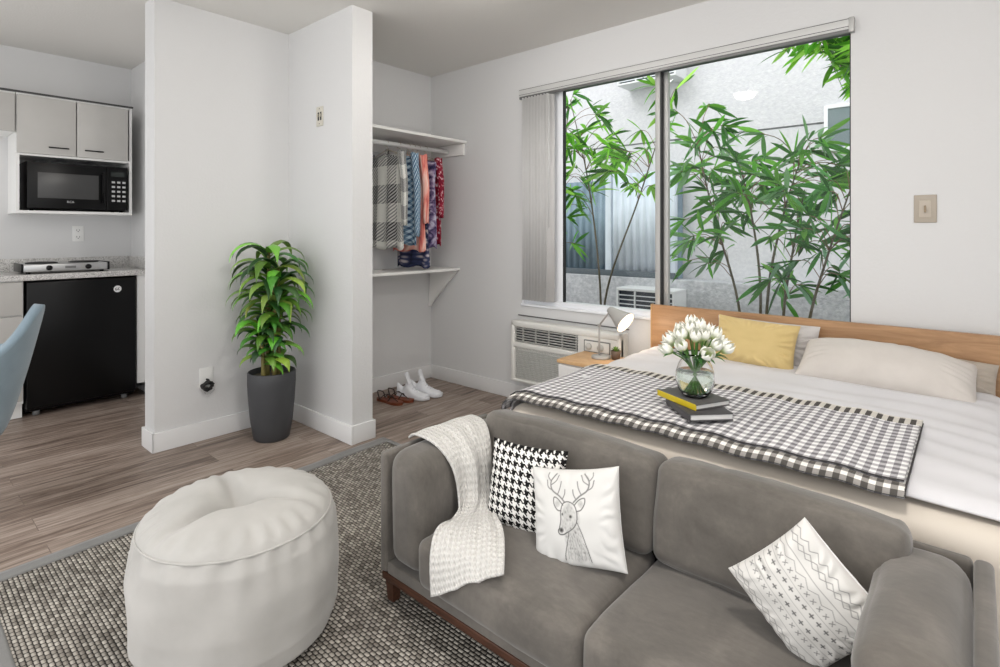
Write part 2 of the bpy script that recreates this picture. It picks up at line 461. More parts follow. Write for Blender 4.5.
def lcol(rng, tone):
    pal = {'b': [(104, 176, 44), (128, 196, 56), (88, 156, 44), (154, 210, 88), (60, 112, 44)], 'd': [(66, 128, 56), (96, 156, 90), (122, 168, 132), (80, 144, 58), (52, 102, 46), (120, 180, 78)],
           'm': [(92, 162, 54), (76, 138, 60), (118, 182, 72), (130, 174, 124), (58, 110, 48)]}[tone]
    c_ = rng.choice(pal); j = rng.uniform(.85, 1.2)
    return C(*[min(255, q * j) for q in c_])
def bamboo(label, culms, sprays, tone, seed):
    rng = random.Random(seed)
    x, y = culms[0][0][0], culms[0][0][1]
    t_ = thing('bamboo', label, 'bamboo', (x, y, -.06), group=None)
    paths = []
    for cu in culms:
        P = crom(cu, 8); n = len(P)
        m = MB(); m.tube(P, [.013 * (1 - .75 * i / n) for i in range(n)], 8)
        for i in range(2, n - 1, 3):
            m.lathe([(.0135 * (1 - .7 * i / n), -.004), (.016 * (1 - .7 * i / n), 0), (.0135 * (1 - .7 * i / n), .004)], P[i], 8)
        m.build('culm', M['culm'], t_); paths.append(P)
    tw, fo = MB(), MB()
    for (cx, cz, rx, rz, num) in sprays:
        for _ in range(int(num * 1.3)):
            an = rng.uniform(0, 2 * PI); rr = math.sqrt(rng.random())
            tip = Vector((cx + rx * rr * math.cos(an), y + rng.uniform(-.35, .35), cz + rz * rr * math.sin(an)))
            P = min(paths, key=lambda q: min((a - tip).length for a in q))
            bs = min((a for a in P), key=lambda a: (a + Vector((0, 0, .12)) - tip).length)
            mid = bs.lerp(tip, .5) + Vector((0, 0, .05))
            tw.tube(crom([bs, mid, tip], 3), .0028, 5, False)
            dirn = (tip - mid).normalized()
            az0 = math.atan2(dirn.y, dirn.x)
            for q in range(rng.randint(5, 8)):
                az = az0 + rng.uniform(-1.25, 1.25); el = rng.uniform(-.85, .8)
                d = Vector((math.cos(az) * math.cos(el), math.sin(az) * math.cos(el) * .7, math.sin(el)))
                sd_ = d.cross(Vector((rng.uniform(-.8, .8), rng.uniform(-.2, 1.), rng.uniform(-.2, 1))))
                leaf(fo, tip - dirn * rng.uniform(0, .05), d, rng.uniform(.13, .27), rng.uniform(.024, .040), lcol(rng, tone), rng.uniform(.05, .38), 4, sd_)
    tw.build('branches', M['twig'], t_); fo.build('foliage', M['leaf'], t_, usecol=True)
    return t_
bamboo('bamboo with bright green leaves leaning up behind the left window sash',
       [[(-2.58, 4.35, -.06), (-2.50, 4.35, .7), (-2.2, 4.36, 1.5), (-1.95, 4.36, 2.2)], [(-2.60, 4.42, -.06), (-2.62, 4.42, .8), (-2.75, 4.43, 1.7), (-2.95, 4.43, 2.5)]],
       [(-2.55, 2.05, .42, .30, 15), (-2.2, 1.75, .25, .25, 7), (-2.75, 1.72, .25, .3, 7), (-2.0, 2.3, .2, .2, 4)], 'b', 3)
bamboo('sparse bamboo at the far left of the window by the blue shed panel',
       [[(-3.45, 4.75, -.06), (-3.40, 4.75, .8), (-3.25, 4.75, 1.6), (-3.2, 4.74, 2.3)]],
       [(-3.25, 1.9, .3, .55, 13), (-3.3, 1.2, .25, .3, 5), (-3.1, 2.5, .25, .25, 6)], 'm', 5)
bamboo('dense leafy bamboo clump just right of the window mullion',
       [[(-1.25, 4.2, -.06), (-1.32, 4.2, .7), (-1.5, 4.2, 1.35), (-1.62, 4.2, 1.9)], [(-1.2, 4.25, -.06), (-1.18, 4.25, .8), (-1.25, 4.25, 1.4), (-1.35, 4.25, 1.8)],
        [(-1.13, 4.15, -.06), (-1.10, 4.15, .8), (-1.0, 4.15, 1.35), (-.9, 4.15, 1.7)]],
       [(-1.45, 1.65, .33, .30, 20), (-1.05, 1.65, .45, .26, 20), (-1.5, 1.15, .28, .25, 9), (-1.62, 2.05, .2, .2, 6), (-.75, 1.75, .25, .15, 5)], 'm', 8)
bamboo('bamboo with dark drooping leaves filling the lower right of the window',
       [[(-.88, 4.0, -.06), (-.82, 4.0, .6), (-.70, 4.0, 1.1), (-.55, 4.0, 1.6)], [(-.95, 4.05, -.06), (-.98, 4.05, .6), (-.92, 4.05, 1.1), (-.85, 4.05, 1.5)], [(-.7, 4.1, -.06), (-.6, 4.1, .6), (-.42, 4.1, 1.1), (-.3, 4.1, 1.5)]],
       [(-.72, 1.35, .32, .26, 15), (-.5, 1.05, .26, .24, 12), (-.95, 1.0, .26, .24, 8), (-.45, 1.55, .22, .2, 7)], 'd', 11)
bamboo('tall bamboo hanging large leaves into the top right corner of the window',
       [[(-.05, 4.3, -.06), (-.08, 4.3, 1.2), (-.2, 4.3, 2.2), (-.5, 4.28, 2.75), (-.85, 4.26, 2.6)]],
       [(-.66, 2.60, .32, .16, 26), (-.42, 2.36, .2, .22, 28), (-.62, 2.42, .16, .12, 10), (-.95, 2.58, .2, .12, 6)], 'b', 14)

# ------------------------------------------------------------------ kitchenette
M['cab'] = plain('grey cabinet laminate', (190, 188, 184), .45, var=2)
M['cabwhite'] = plain('white cabinet side', (238, 238, 236), .45)
M['blackmetal'] = plain('black metal pull', (30, 30, 30), .35, .6)
M['black'] = plain('gloss black plastic', (7, 7, 8), .3, spec=.22)
k = NT('granite', rough=.3); o = k.coord()
c = k.ramp(k.voro(o, 130., 'Color'), [(.0, C(120, 118, 116)), (.4, C(205, 203, 200)), (1, C(236, 235, 232))])
c2 = k.ramp(k.noise(o, 160., 3.), [(.38, C(70, 68, 68)), (.5, C(215, 213, 210))]); k.color(k.mix(.5, c, c2)); M['granite'] = k.m
fx = -4.79                    # cabinet front plane
cy0, cy1 = .632, 1.262; cz0, czm, cz1 = 1.365, 1.752, 2.135
t_ = thing('wall_cabinet', 'grey two door wall cabinet with a microwave niche below', 'cabinet', (KX, .94, cz0))
m = MB()
bx0 = KX + .0005
m.box(bx0, fx, cy0, cy0 + .018, cz0, cz1); m.box(bx0, fx, cy1 + .012, cy1 + .03, cz0, cz1)
m.box(bx0, fx, cy0, cy1 + .03, cz0 - .018, cz0); m.box(bx0, fx, cy0 + .018, cy1 + .012, czm - .018, czm); m.box(bx0, fx, cy0, cy1 + .03, cz1, cz1 + .012)
m.box(bx0, bx0 + .008, cy0 + .018, cy1 + .012, cz0, cz1)
m.build('body', M['cabwhite'], t_)
ym = (cy0 + cy1) / 2 + .005
for (a, b, hy) in ((cy0 + .003, ym - .003, ym - .10), (ym + .003, cy1, ym + .10)):
    d = MB().box(fx + .001, fx + .019, a, b, czm - .004, cz1 - .004, .002).build('door', M['cab'], t_)
    h = MB(); h.tube([(fx + .036, hy - .055, czm + .045), (fx + .036, hy + .055, czm + .045)], .0045, 8)
    for q in (-.04, .04): h.tube([(fx + .018, hy + q, czm + .045), (fx + .036, hy + q, czm + .045)], .004, 6)
    h.build('handle', M['blackmetal'], d)
m = MB(); m.box(fx - .005, fx + .012, cy0 - .9, cy1 + .035, cz1 + .012, cz1 + .024); m.build('top_trim', plain('dark top edge', (60, 60, 60), .5), t_)
t2 = thing('wall_cabinet', 'short grey wall cabinet at the left edge of the photo', 'cabinet', (KX, .3, 1.90))
MB().box(bx0, fx, -.2, cy0 - .004, 1.885, cz1 + .01).build('body', M['cabwhite'], t2)
MB().box(fx + .001, fx + .019, .205, cy0 - .008, 1.882, cz1 - .004, .002).build('door', M['cab'], t2)
MB().box(fx + .001, fx + .019, -.2, .198, 1.882, cz1 - .004, .002).build('door', M['cab'], t2)
# microwave
my0, my1, mz0, mz1, mx = cy0 + .055, cy1 - .0, cz0 + .012, cz0 + .335, fx + .0
mw = thing('microwave', 'black countertop microwave in the cabinet niche', 'microwave', (KX + .1, .95, cz0 + .001))
MB().box(KX + .03, mx - .012, my0, my1, mz0, mz1, .006).build('body', M['black'], mw)
dr = MB().box(mx - .012, mx + .012, my0, my1 - .13, mz0 + .004, mz1 - .002, .005).build('door', M['black'], mw)
MB().box(mx + .0115, mx + .0135, my0 + .055, my1 - .18, mz0 + .075, mz1 - .075, .0008).build('window', plain('mesh window', (62, 62, 62), .3), dr)
h = MB(); h.tube([(mx + .03, my1 - .155, mz0 + .05), (mx + .03, my1 - .155, mz1 - .05)], .006, 8)
for q in (.06, .26): h.tube([(mx + .01, my1 - .155, mz0 + q), (mx + .03, my1 - .155, mz0 + q)], .005, 6)
h.build('handle', M['black'], dr)
pn = MB().box(mx - .012, mx + .011, my1 - .128, my1, mz0 + .004, mz1 - .002, .004).build('control_panel', M['black'], mw)
bt = plain('button white', (206, 206, 206), .5)
for r_ in range(5):
    for q in range(3):
        y_ = my1 - .10 + q * .033; z_ = mz0 + .065 + r_ * .034
        MB().box(mx + .0105, mx + .0128, y_, y_ + .020, z_, z_ + .014, .0008).build('button', bt, pn)
MB().box(mx + .0105, mx + .0122, my1 - .105, my1 - .02, mz0 + .25, mz0 + .285, .0006).build('display', plain('display', (40, 46, 44), .15), pn)
for y_ in (my0 + .03, my1 - .03):
    for x_ in (KX + .07, mx - .04): MB().lathe([(.012, cz0 + .0003), (.012, mz0 + .002)], (x_, y_, 0), 10).build('foot', M['black'], mw)
def text(s_, size, mat_, parent, Mx, name='logo', ext=.0006):
    cu = bpy.data.curves.new(name, 'FONT'); cu.body = s_; cu.size = size; cu.align_x = 'CENTER'; cu.align_y = 'CENTER'; cu.extrude = ext; cu.resolution_u = 2
    ob = bpy.data.objects.new(name, cu)
    me = bpy.data.meshes.new_from_object(ob)
    mb = MB(); mb.add([v.co for v in me.vertices], [list(p.vertices) for p in me.polygons], False, Mx)
    bpy.data.objects.remove(ob)
    return mb.build(name, mat_, parent)
MXP = Matrix(((0, 0, 1, 0), (1, 0, 0, 0), (0, 1, 0, 0), (0, 0, 0, 1)))   # text facing +X
text('RCA', .021, bt, dr, Matrix.Translation((mx + .0138, (my0 + my1 - .13) / 2 + .01, mz0 + .052)) @ MXP)
# counter
ctx = -4.655
t_ = tag(MB().box(bx0, ctx, -.9, KY - .0005, .902, .940, .004).box(bx0, bx0 + .02, -.9, KY - .0005, .9395, 1.03, .003).box(bx0 + .02, ctx, KY - .02, KY - .0005, .9395, 1.03, .003).build('countertop', M['granite']),
        'speckled light granite countertop with short backsplash', 'countertop')
bc = thing('base_cabinet', 'grey base cabinet with drawers left of the black fridge', 'cabinet', (KX, 0, 0))
MB().box(bx0, ctx - .035, -.9, .655, .10, .9015).box(bx0, ctx - .08, -.9, .655, 0, .10).build('body', M['cabwhite'], bc)
for (a, b) in ((.68, .895), (.40, .672), (.12, .392)):
    d = MB().box(ctx - .0345, ctx - .016, .18, .650, a, b, .002).build('drawer', M['cab'], bc)
    d = MB().box(ctx - .0345, ctx - .016, -.32, .172, a, b, .002).build('drawer', M['cab'], bc)
fp = tag(MB().box(-4.70, -4.684, 1.295, KY - .019, .10, .9015).build('filler_panel', M['cabwhite']), 'narrow white filler panel right of the fridge', 'panel')
# fridge
fr_ = thing('mini_fridge', 'black undercounter fridge with a round white badge', 'fridge', (-4.85, .97, 0))
fy_0, fy_1 = .668, 1.288
MB().box(KX + .03, -4.715, fy_0, fy_1, .03, .892, .008).build('body', M['black'], fr_)
fd = MB().box(-4.713, -4.668, fy_0, fy_1, .055, .892, .010).build('door', M['black'], fr_)
fpm = plain('grey plastic foot', (120, 120, 120), .5)
for y_ in (fy_0 + .06, fy_1 - .06):
    for x_ in (KX + .1, -4.74): MB().lathe([(.02, .0003), (.02, .031)], (x_, y_, 0), 12).build('foot', fpm, fr_)
m = MB(); m.lathe([(0, 0), (.024, 0), (.024, .0015), (.021, .002), (0, .002)], (0, 0, 0), 28, Matrix.Translation((-4.668, 1.17, .81)) @ MXP)
bd = m.build('badge', plain('badge white', (236, 236, 236), .3), fd)
m = MB(); MX2 = Matrix.Translation((-4.6655, 1.17, .81)) @ MXP
m.tube(crom([(-.004, .008, 0), (-.014, .004, 0), (-.011, -.009, 0), (-.002, -.004, 0), (-.008, 0, 0)], 5), .0016, 6, M=MX2)
m.tube(crom([(.012, .008, 0), (.002, .006, 0), (.006, .000, 0), (.001, -.006, 0), (.013, -.008, 0)], 5), .0016, 6, M=MX2)
m.build('monogram', M['black'], bd)
# hot plate
hp = thing('hot_plate', 'stainless two burner electric hot plate on the counter', 'hot plate', (-4.85, .98, .9403))
st = plain('brushed steel', (190, 190, 190), .3, .85)
hx0, hx1, hy0, hy1 = -4.98, -4.70, .645, 1.13
MB().box(hx0, hx1, hy0 + .012, hy1 - .012, .955, 1.004, .004).build('body', st, hp)
for y_ in (hy0, hy1 - .012): MB().box(hx0 - .003, hx1 + .004, y_, y_ + .012, .952, 1.009, .003).build('end_cap', M['black'], hp)
for y_ in (.79, 1.005):
    kb = MB().lathe([(0, 0), (.018, 0), (.0165, .014), (0, .015)], (0, 0, 0), 20, Matrix.Translation((hx1, y_, .979)) @ MXP).build('knob', M['black'], hp)
m = MB(); m.box(hx1 - .001, hx1 + .001, .875, .935, .972, .988); m.build('label_plate', plain('plate grey', (120, 120, 120), .4, .5), hp)
for y_ in (.775, 1.01):
    m = MB(); m.lathe([(0, 1.0045), (.088, 1.0045), (.088, 1.010), (.076, 1.014), (0, 1.014)], (-4.855, y_, 0), 32)
    m.build('burner', plain('cast iron', (36, 36, 36), .5, .3), hp)
for x_ in (hx0 + .03, hx1 - .03):
    for y_ in (hy0 + .04, hy1 - .04): MB().lathe([(.012, .9403), (.012, .956)], (x_, y_, 0), 10).build('foot', M['black'], hp)

# wall plates
ivory = plain('ivory plate', (196, 190, 176), .45); whiteplate = plain('white plate', (232, 232, 230), .4)
dk = plain('slot dark', (28, 28, 28), .5)
# duplex outlet over the counter (faces +X)
oc = thing('wall_outlet', 'white double outlet above the hot plate', 'outlet', (KX, 1.03, 1.19))
MB().box(KX + .0005, KX + .007, .995, 1.065, 1.15, 1.265, .002).build('cover_plate', whiteplate, oc)
for z_ in (1.182, 1.232):
    s_ = MB().box(KX + .006, KX + .009, 1.013, 1.047, z_ - .015, z_ + .015, .002).build('socket', whiteplate, oc)
    m = MB(); m.box(KX + .0088, KX + .0096, 1.020, 1.0225, z_ - .004, z_ + .008); m.box(KX + .0088, KX + .0096, 1.037, 1.0395, z_ - .004, z_ + .008); m.box(KX + .0088, KX + .0096, 1.027, 1.033, z_ - .012, z_ - .007)
    m.build('slot', dk, s_)
# coax / cable plate on the partition, with dangling black cables
cp = thing('cable_plate', 'white wall plate with a tangle of black cables beside the plant', 'wall plate', (-3.425, 1.3, .36))
MB().box(-3.4245, -3.418, 1.262, 1.335, .30, .42, .002).build('cover_plate', whiteplate, cp)
m = MB(); rng = random.Random(4)
m.tube(crom([(-3.418, 1.30, .352), (-3.395, 1.302, .350), (-3.39, 1.30, .33)], 4), .006, 8)
for i in range(9):
    a = rng.uniform(0, 2 * PI); 
    pts = [(-3.395 + rng.uniform(-.012, .012), 1.298 + .038 * math.cos(a + q * 1.3) * rng.uniform(.5, 1), .318 + .030 * math.sin(a + q * 1.3) * rng.uniform(.4, 1)) for q in range(5)]
    m.tube(crom(pts, 5), .0045, 6)
m.build('cable', dk, cp)
m = MB(); m.tube(crom([(-3.40, 1.275, .30), (-3.395, 1.285, .275), (-3.392, 1.31, .272), (-3.395, 1.335, .292)], 6), .003, 6); m.build('cable', plain('grey cable', (170, 170, 170), .5), cp)
# switch on partition (faces -Y)
sw = thing('light_switch', 'ivory two toggle switch plate high on the partition wall', 'light switch', (-3.04, 1.815, 1.93))
MB().box(-3.075, -3.003, 1.808, 1.8145, 1.87, 1.99, .002).build('cover_plate', plain('aged ivory plate', (206, 202, 190), .45), sw)
for x_ in (-3.055, -3.028):
    s_ = MB().box(x_ - .001, x_ + .013, 1.8065, 1.8085, 1.905, 1.955).build('slot', dk, sw)
    MB().box(x_ + .003, x_ + .009, 1.797, 1.807, 1.925, 1.945, .002).build('toggle', ivory, sw)
for z_ in (1.884, 1.977): MB().lathe([(0, 0), (.004, 0), (.003, .0015), (0, .002)], (0, 0, 0), 10, Matrix.Translation((-3.039, 1.808, z_)) @ Matrix.Rotation(R(90), 4, 'X')).build('screw', dk, sw)
# dimmer right of the window
ds = thing('light_switch', 'beige square switch plate right of the window', 'light switch', (-.168, WY, 1.32))
bei = plain('beige plate', (172, 162, 148), .5)
MB().box(-.209, -.127, WY - .008, WY - .0005, 1.262, 1.386, .003).build('cover_plate', bei, ds)
fr2 = MB().box(-.190, -.147, WY - .011, WY - .007, 1.285, 1.362, .002).build('rocker_frame', plain('beige insert', (186, 176, 162), .45), ds)
MB().box(-.172, -.164, WY - .022, WY - .010, 1.308, 1.338, .002).build('toggle', plain('tan toggle', (150, 132, 108), .4), ds)

# ------------------------------------------------------------------ wall air conditioner
ac = thing('air_conditioner', 'white through-wall air conditioner under the window', 'air conditioner', (-2.07, WY, .17))
ax0, ax1, az0, az1, ay = -2.487, -1.62, .17, .598, WY - .125
M['acwhite'] = plain('ac plastic', (226, 225, 220), .45); M['acgrey'] = plain('ac grey', (196, 196, 192), .5)
gx1 = ax0 + .56
m = MB(); m.box(ax0 + .01, ax1 - .01, ay + .03, WY - .0005, az0 + .005, az1 - .005, .01)
m.build('case', M['acwhite'], ac)
m = MB()
m.box(ax0, ax1, ay, ay + .05, az1 - .045, az1, .014); m.box(ax0, ax0 + .035, ay, ay + .05, az0, az1, .014); m.box(ax1 - .03, ax1, ay, ay + .05, az0, az1, .014)
m.box(ax0, ax1, ay, ay + .05, az0, az0 + .022, .01); m.box(ax0, ax1, ay + .002, ay + .05, az1 - .185, az1 - .150, .006); m.box(gx1, ax1, ay + .004, ay + .05, az1 - .17, az1 - .03, .006)
m.build('front_frame', M['acwhite'], ac)
MB().box(ax0 + .03, gx1 + .002, ay + .028, ay + .034, az1 - .152, az1 - .043).build('grille_backing', plain('grille dark', (40, 41, 42), .6), ac)
for i in range(6):
    z_ = az1 - .142 + i * .0175
    m = MB(); m.rbox((0, 0, 0), (gx1 - ax0 - .032, .022, .005), .002, M=Matrix.Translation(((ax0 + gx1) / 2 + .016, ay + .018, z_)) @ Matrix.Rotation(R(-28), 4, 'X')); m.build('vent_blade', M['acgrey'], ac)
for i in range(5): MB().box(ax0 + .1 + i * .11, ax0 + .104 + i * .11, ay + .012, ay + .03, az1 - .15, az1 - .045).build('vent_divider', M['acgrey'], ac)
MB().box(ax0 + .03, ax1 - .028, ay + .030, ay + .036, az0 + .02, az1 - .18).build('intake_backing', plain('intake dark', (30, 31, 32), .6), ac)
for i in range(15):
    z_ = az0 + .030 + i * .0132
    m = MB(); m.rbox((0, 0, 0), (ax1 - ax0 - .06, .012, .0075), .002, M=Matrix.Translation(((ax0 + ax1) / 2, ay + .022, z_))); m.build('louver', M['acgrey'], ac)
cpn = MB().rbox(((gx1 + ax1) / 2 - .01, ay + .004, az1 - .098), (.19, .010, .078), .0048, n=6).build('control_panel', plain('control rim', (120, 120, 118), .5), ac)
MB().rbox(((gx1 + ax1) / 2 - .01, ay + .002, az1 - .098), (.176, .012, .064), .005, n=6).build('control_face', M['acwhite'], cpn)
for q in (-.055, .03):
    kx = (gx1 + ax1) / 2 - .01 + q
    MB().lathe([(0, 0), (.022, 0), (.020, .012), (.006, .014), (0, .014)], (0, 0, 0), 20, Matrix.Translation((kx, ay - .003, az1 - .098)) @ Matrix.Rotation(R(90), 4, 'X')).build('knob', M['acgrey'], cpn)
m = MB(); m.tube([(ax0 - .02, WY - .01, az1 + .02), (ax1, WY - .012, az1 + .016)], .004, 6); m.build('cable', plain('cable grey', (90, 90, 90), .6), ac)

# ------------------------------------------------------------------ closet shelves and clothes
M['shelf'] = plain('shelf paint', (236, 235, 232), .45)
ts = thing('closet_shelf', 'upper white closet shelf with a hanging rod', 'shelf', (CX, 2.5, 1.9))
sy0, sy1 = 1.9562, WY - .0005; ux = CX + .42
MB().box(CX + .0005, ux, sy0, sy1, 1.922, 1.942, .002).build('board', M['shelf'], ts)
m = MB(); m.box(CX + .0005, CX + .02, sy0, sy1, 1.83, 1.922, .002); m.box(CX + .02, ux - .02, sy1 - .02, sy1, 1.83, 1.9215, .003); m.box(CX + .02, ux - .02, sy0, sy0 + .02, 1.83, 1.9215, .003); m.build('cleat', M['shelf'], ts)
RX = -3.24
MB().tube([(RX, sy0 + .018, 1.868), (RX, sy1 - .018, 1.868)], .0165, 16).build('rod', plain('white rod', (240, 240, 238), .35), ts)
tb = thing('closet_shelf', 'lower white closet shelf on a slanted bracket', 'shelf', (CX, 2.5, .92))
MB().box(CX + .0005, CX + .345, sy0, sy1, .912, .932, .002).build('board', M['shelf'], tb)
m = MB(); m.prism([(CX + .32, sy1 - .03, .911), (CX + .02, sy1 - .03, .911), (CX + .0005, sy1 - .03, .62), (CX + .0005, sy1 - .03, .60), (CX + .02, sy1 - .03, .60), (CX + .04, sy1 - .03, .63), (CX + .33, sy1 - .03, .905)], (0, .018, 0)); m.build('bracket', M['shelf'], tb)

k = NT('buffalo plaid', rough=.9, spec=.2); o = k.coord('UV'); s_ = k.sep(o)
fu = k.ma('MULTIPLY', s_[0], 5.2); fv = k.ma('MULTIPLY', s_[1], 2.7)
a = k.ma('LESS_THAN', k.ma('FRACT', fu), .5); b = k.ma('LESS_THAN', k.ma('FRACT', fv), .5)
sm_ = k.ma('MULTIPLY', k.ma('ADD', a, b), .5)
dg = k.ma('LESS_THAN', k.ma('FRACT', k.ma('ADD', k.ma('MULTIPLY', s_[0], 30.), k.ma('MULTIPLY', s_[1], 30.))), .5)
f = k.ma('ADD', k.ma('MULTIPLY', sm_, .5), k.ma('MULTIPLY', k.ma('MULTIPLY', dg, sm_), .9))
k.color(k.ramp(f, [(0, C(226, 226, 220)), (.30, C(212, 212, 206)), (.62, C(150, 150, 152)), (.98, C(58, 58, 60))])); M['plaid'] = k.m
k = NT('blue check', rough=.9, spec=.2); s_ = k.sep(k.coord('UV'))
a = k.ma('FRACT', k.ma('ADD', k.ma('MULTIPLY', s_[0], 9.), k.ma('MULTIPLY', s_[1], 15.))); b = k.ma('FRACT', k.ma('SUBTRACT', k.ma('MULTIPLY', s_[0], 9.), k.ma('MULTIPLY', s_[1], 15.)))
f = k.ma('ADD', k.ma('MULTIPLY', k.ma('LESS_THAN', a, .5), .5), k.ma('MULTIPLY', k.ma('LESS_THAN', b, .4), .4))
k.color(k.ramp(f, [(0, C(186, 204, 216)), (.45, C(110, 140, 164)), (.9, C(58, 80, 108))])); M['bluecheck'] = k.m
k = NT('coral wash', rough=.85, spec=.2); o = k.coord('UV')
k.color(k.ramp(k.noise(k.mapping(o, (5, 1.6, 1)), 2.2, 3., .5, .8), [(.3, C(196, 84, 84)), (.46, C(236, 146, 132)), (.64, C(246, 204, 190))])); M['coral'] = k.m
k = NT('violet dark', rough=.85, spec=.2); o = k.coord('UV')
k.color(k.ramp(k.noise(k.mapping(o, (4, 5, 1)), 3., 3., .5, .6), [(.35, C(46, 44, 78)), (.5, C(120, 104, 140)), (.66, C(200, 196, 214))])); M['violet'] = k.m
k = NT('red floral', rough=.85, spec=.2); o = k.coord('UV')
k.color(k.ramp(k.voro(k.mapping(o, (12, 22, 1)), 1.), [(.2, C(214, 190, 196)), (.42, C(150, 34, 56)), (.8, C(110, 24, 44))])); M['floral'] = k.m
k = NT('navy print', rough=.85, spec=.2); o = k.coord('UV')
k.color(k.ramp(k.voro(k.mapping(o, (9, 16, 1)), 1.), [(.2, C(200, 190, 190)), (.45, C(64, 70, 104)), (.8, C(30, 36, 60))])); M['navy'] = k.m
def garment(name, label, cat, y, mat_, w, z0, z1, sleeves, seed, skew=0., thick=.022):
    rng = random.Random(seed)
    t_ = thing(name, label, cat, (RX, y, z1), group=None)
    ph = rng.uniform(0, 6); cx = RX + rng.uniform(-.01, .01)
    def half(v):  # v 0 top .. 1 bottom
        if v < .10: return .05 + (w * .5 - .05) * sm(0, .10, v) ** .7
        return w * .5 * (1 - .10 * sm(.10, .35, v) + .08 * sm(.4, 1, v))
    def fn(u, v):
        a = 2 * PI * u; hw = half(v)
        z = z1 - (z1 - z0) * v - .05 * sm(.0, .12, abs(math.cos(a)) * (1 if v < .12 else 0)) * (1 - v / .12 if v < .12 else 0)
        fold = .010 * math.sin(9 * math.cos(a) + ph + 2.2 * v) * sm(.05, .6, v)
        ty = thick * (.6 + .4 * sm(0, .25, v))
        return (cx + hw * math.cos(a) + skew * v, y + ty * math.sin(a) + fold, z + .010 * math.sin(5 * a + ph) * sm(.8, 1, v))
    m = MB(); m.grid(fn, 44, 26, flip=True); m.build('body', mat_, t_, solid=.002)
    if sleeves:
        for sgn in (-1, 1):
            def fs(u, v, sgn=sgn):
                a = 2 * PI * u
                sx = cx + sgn * (w * .5 - .02 + .03 * sm(0, .5, v)); L = sleeves
                return (sx + .032 * (1 - .3 * v) * math.cos(a), y - .012 + .028 * (1 - .3 * v) * math.sin(a), z1 - .045 - L * v + .006 * math.sin(3 * a + ph))
            MB().grid(fs, 16, 12, flip=True).build('sleeve', mat_, t_, solid=.002)
    m = MB(); hk = [(cx, y, z1 - .03), (cx, y, z1 + .0)]
    top = 1.868 + .0165 + .0035
    hk += [(cx, y, 1.842), (RX - .020, y, 1.852), (RX - .0215, y, 1.874), (RX - .006, y, top), (RX + .014, y, top - .003), (RX + .0205, y, 1.87)]
    m.tube(crom(hk, 4), .0022, 6)
    m.tube([(cx, y, z1 - .015), (cx - w * .42, y, z1 - .065), (cx + w * .42, y, z1 - .065), (cx, y, z1 - .015)], .004, 6)
    m.build('hanger', plain('hanger', (200, 190, 175), .5), t_)
    return t_
garment('flannel_shirt', 'black and white plaid flannel shirt hanging first on the closet rod', 'shirt', 2.47, M['plaid'], .40, 1.10, 1.835, .52, 1)
garment('checked_shirt', 'blue diamond checked shirt hanging behind the plaid flannel', 'shirt', 2.585, M['bluecheck'], .40, 1.13, 1.835, .6, 2)
garment('long_blouse', 'coral pink blouse hanging in the middle of the closet rod', 'blouse', 2.675, M['coral'], .40, 1.08, 1.83, .5, 3)
garment('print_skirt', 'navy printed skirt with the lowest hem on the closet rod', 'skirt', 2.725, M['navy'], .40, .955, 1.45, 0, 4)
garment('violet_dress', 'violet and grey patterned dress right of the coral blouse', 'dress', 2.775, M['violet'], .39, 1.10, 1.82, .0, 5)
garment('floral_top', 'dark red floral top hanging last toward the window wall', 'blouse', 2.845, M['floral'], .345, 1.12, 1.825, .45, 6)

# ------------------------------------------------------------------ shoes
whiteshoe = plain('white knit shoe', (236, 238, 242), .6, bump=.2, bscale=300); soleW = plain('white sole', (226, 228, 232), .5)
def sneaker(label, loc, rz):
    t_ = thing('sneaker', label, 'shoe', (0, 0, 0), rz, 'pair of white sneakers')
    L = .265
    def hw(t): return (.031 + .015 * sm(.25, .72, t)) * (1 - max(0, (t - .80) / .20) ** 2.4) ** .5 * (1 - max(0, (.14 - t) / .14) ** 2.2 * .55)
    def top(t): return .072 + .030 * (1 - sm(.0, .22, t)) + .070 * math.exp(-((t - .36) / .10) ** 2) - .030 * sm(.45, .85, t) + .006 - .028 * sm(.85, 1, t)
    m = MB(); m.grid(lambda u, v: (L * v, hw(v) * 1.08 * math.cos(2 * PI * u), .014 + .0138 * max(-1, min(1, 1.6 * math.sin(2 * PI * u))) + .006 * sm(.8, 1, v)), 24, 30); so = m.build('sole', soleW, t_)
    def fu(u, v):
        a = PI * u; h = top(v)
        return (L * (.01 + .975 * v), hw(v) * math.cos(a) * (1 - .45 * math.sin(a) ** 3), .026 + (h - .026) * math.sin(a) ** .75)
    MB().grid(fu, 22, 40).build('upper', whiteshoe, t_)
    m = MB()
    m.grid(lambda u, v: (L * (.40 - .10 * v), .026 * (2 * u - 1), .118 + .075 * v - .012 * (2 * u - 1) ** 2), 8, 6); m.build('tongue', whiteshoe, t_, solid=.006)
    m = MB()
    for q in range(4):
        t = .44 + q * .07; z_ = top(t) + .001
        m.tube([(L * t, -.022, z_ - .008), (L * t + .004, 0, z_ + .003), (L * t, .022, z_ - .008)], .0028, 6)
    m.build('laces', soleW, t_); t_.location = loc; return t_
sneaker('white high tongued sneaker next to the sandals', (-3.225, 2.555, 0), R(22))
sneaker('white high tongued sneaker nearest the closet corner', (-3.215, 2.675, 0), R(20))
brown = plain('brown leather sole', (112, 54, 28), .5, var=10); strapm = plain('dark strap', (52, 38, 34), .5)
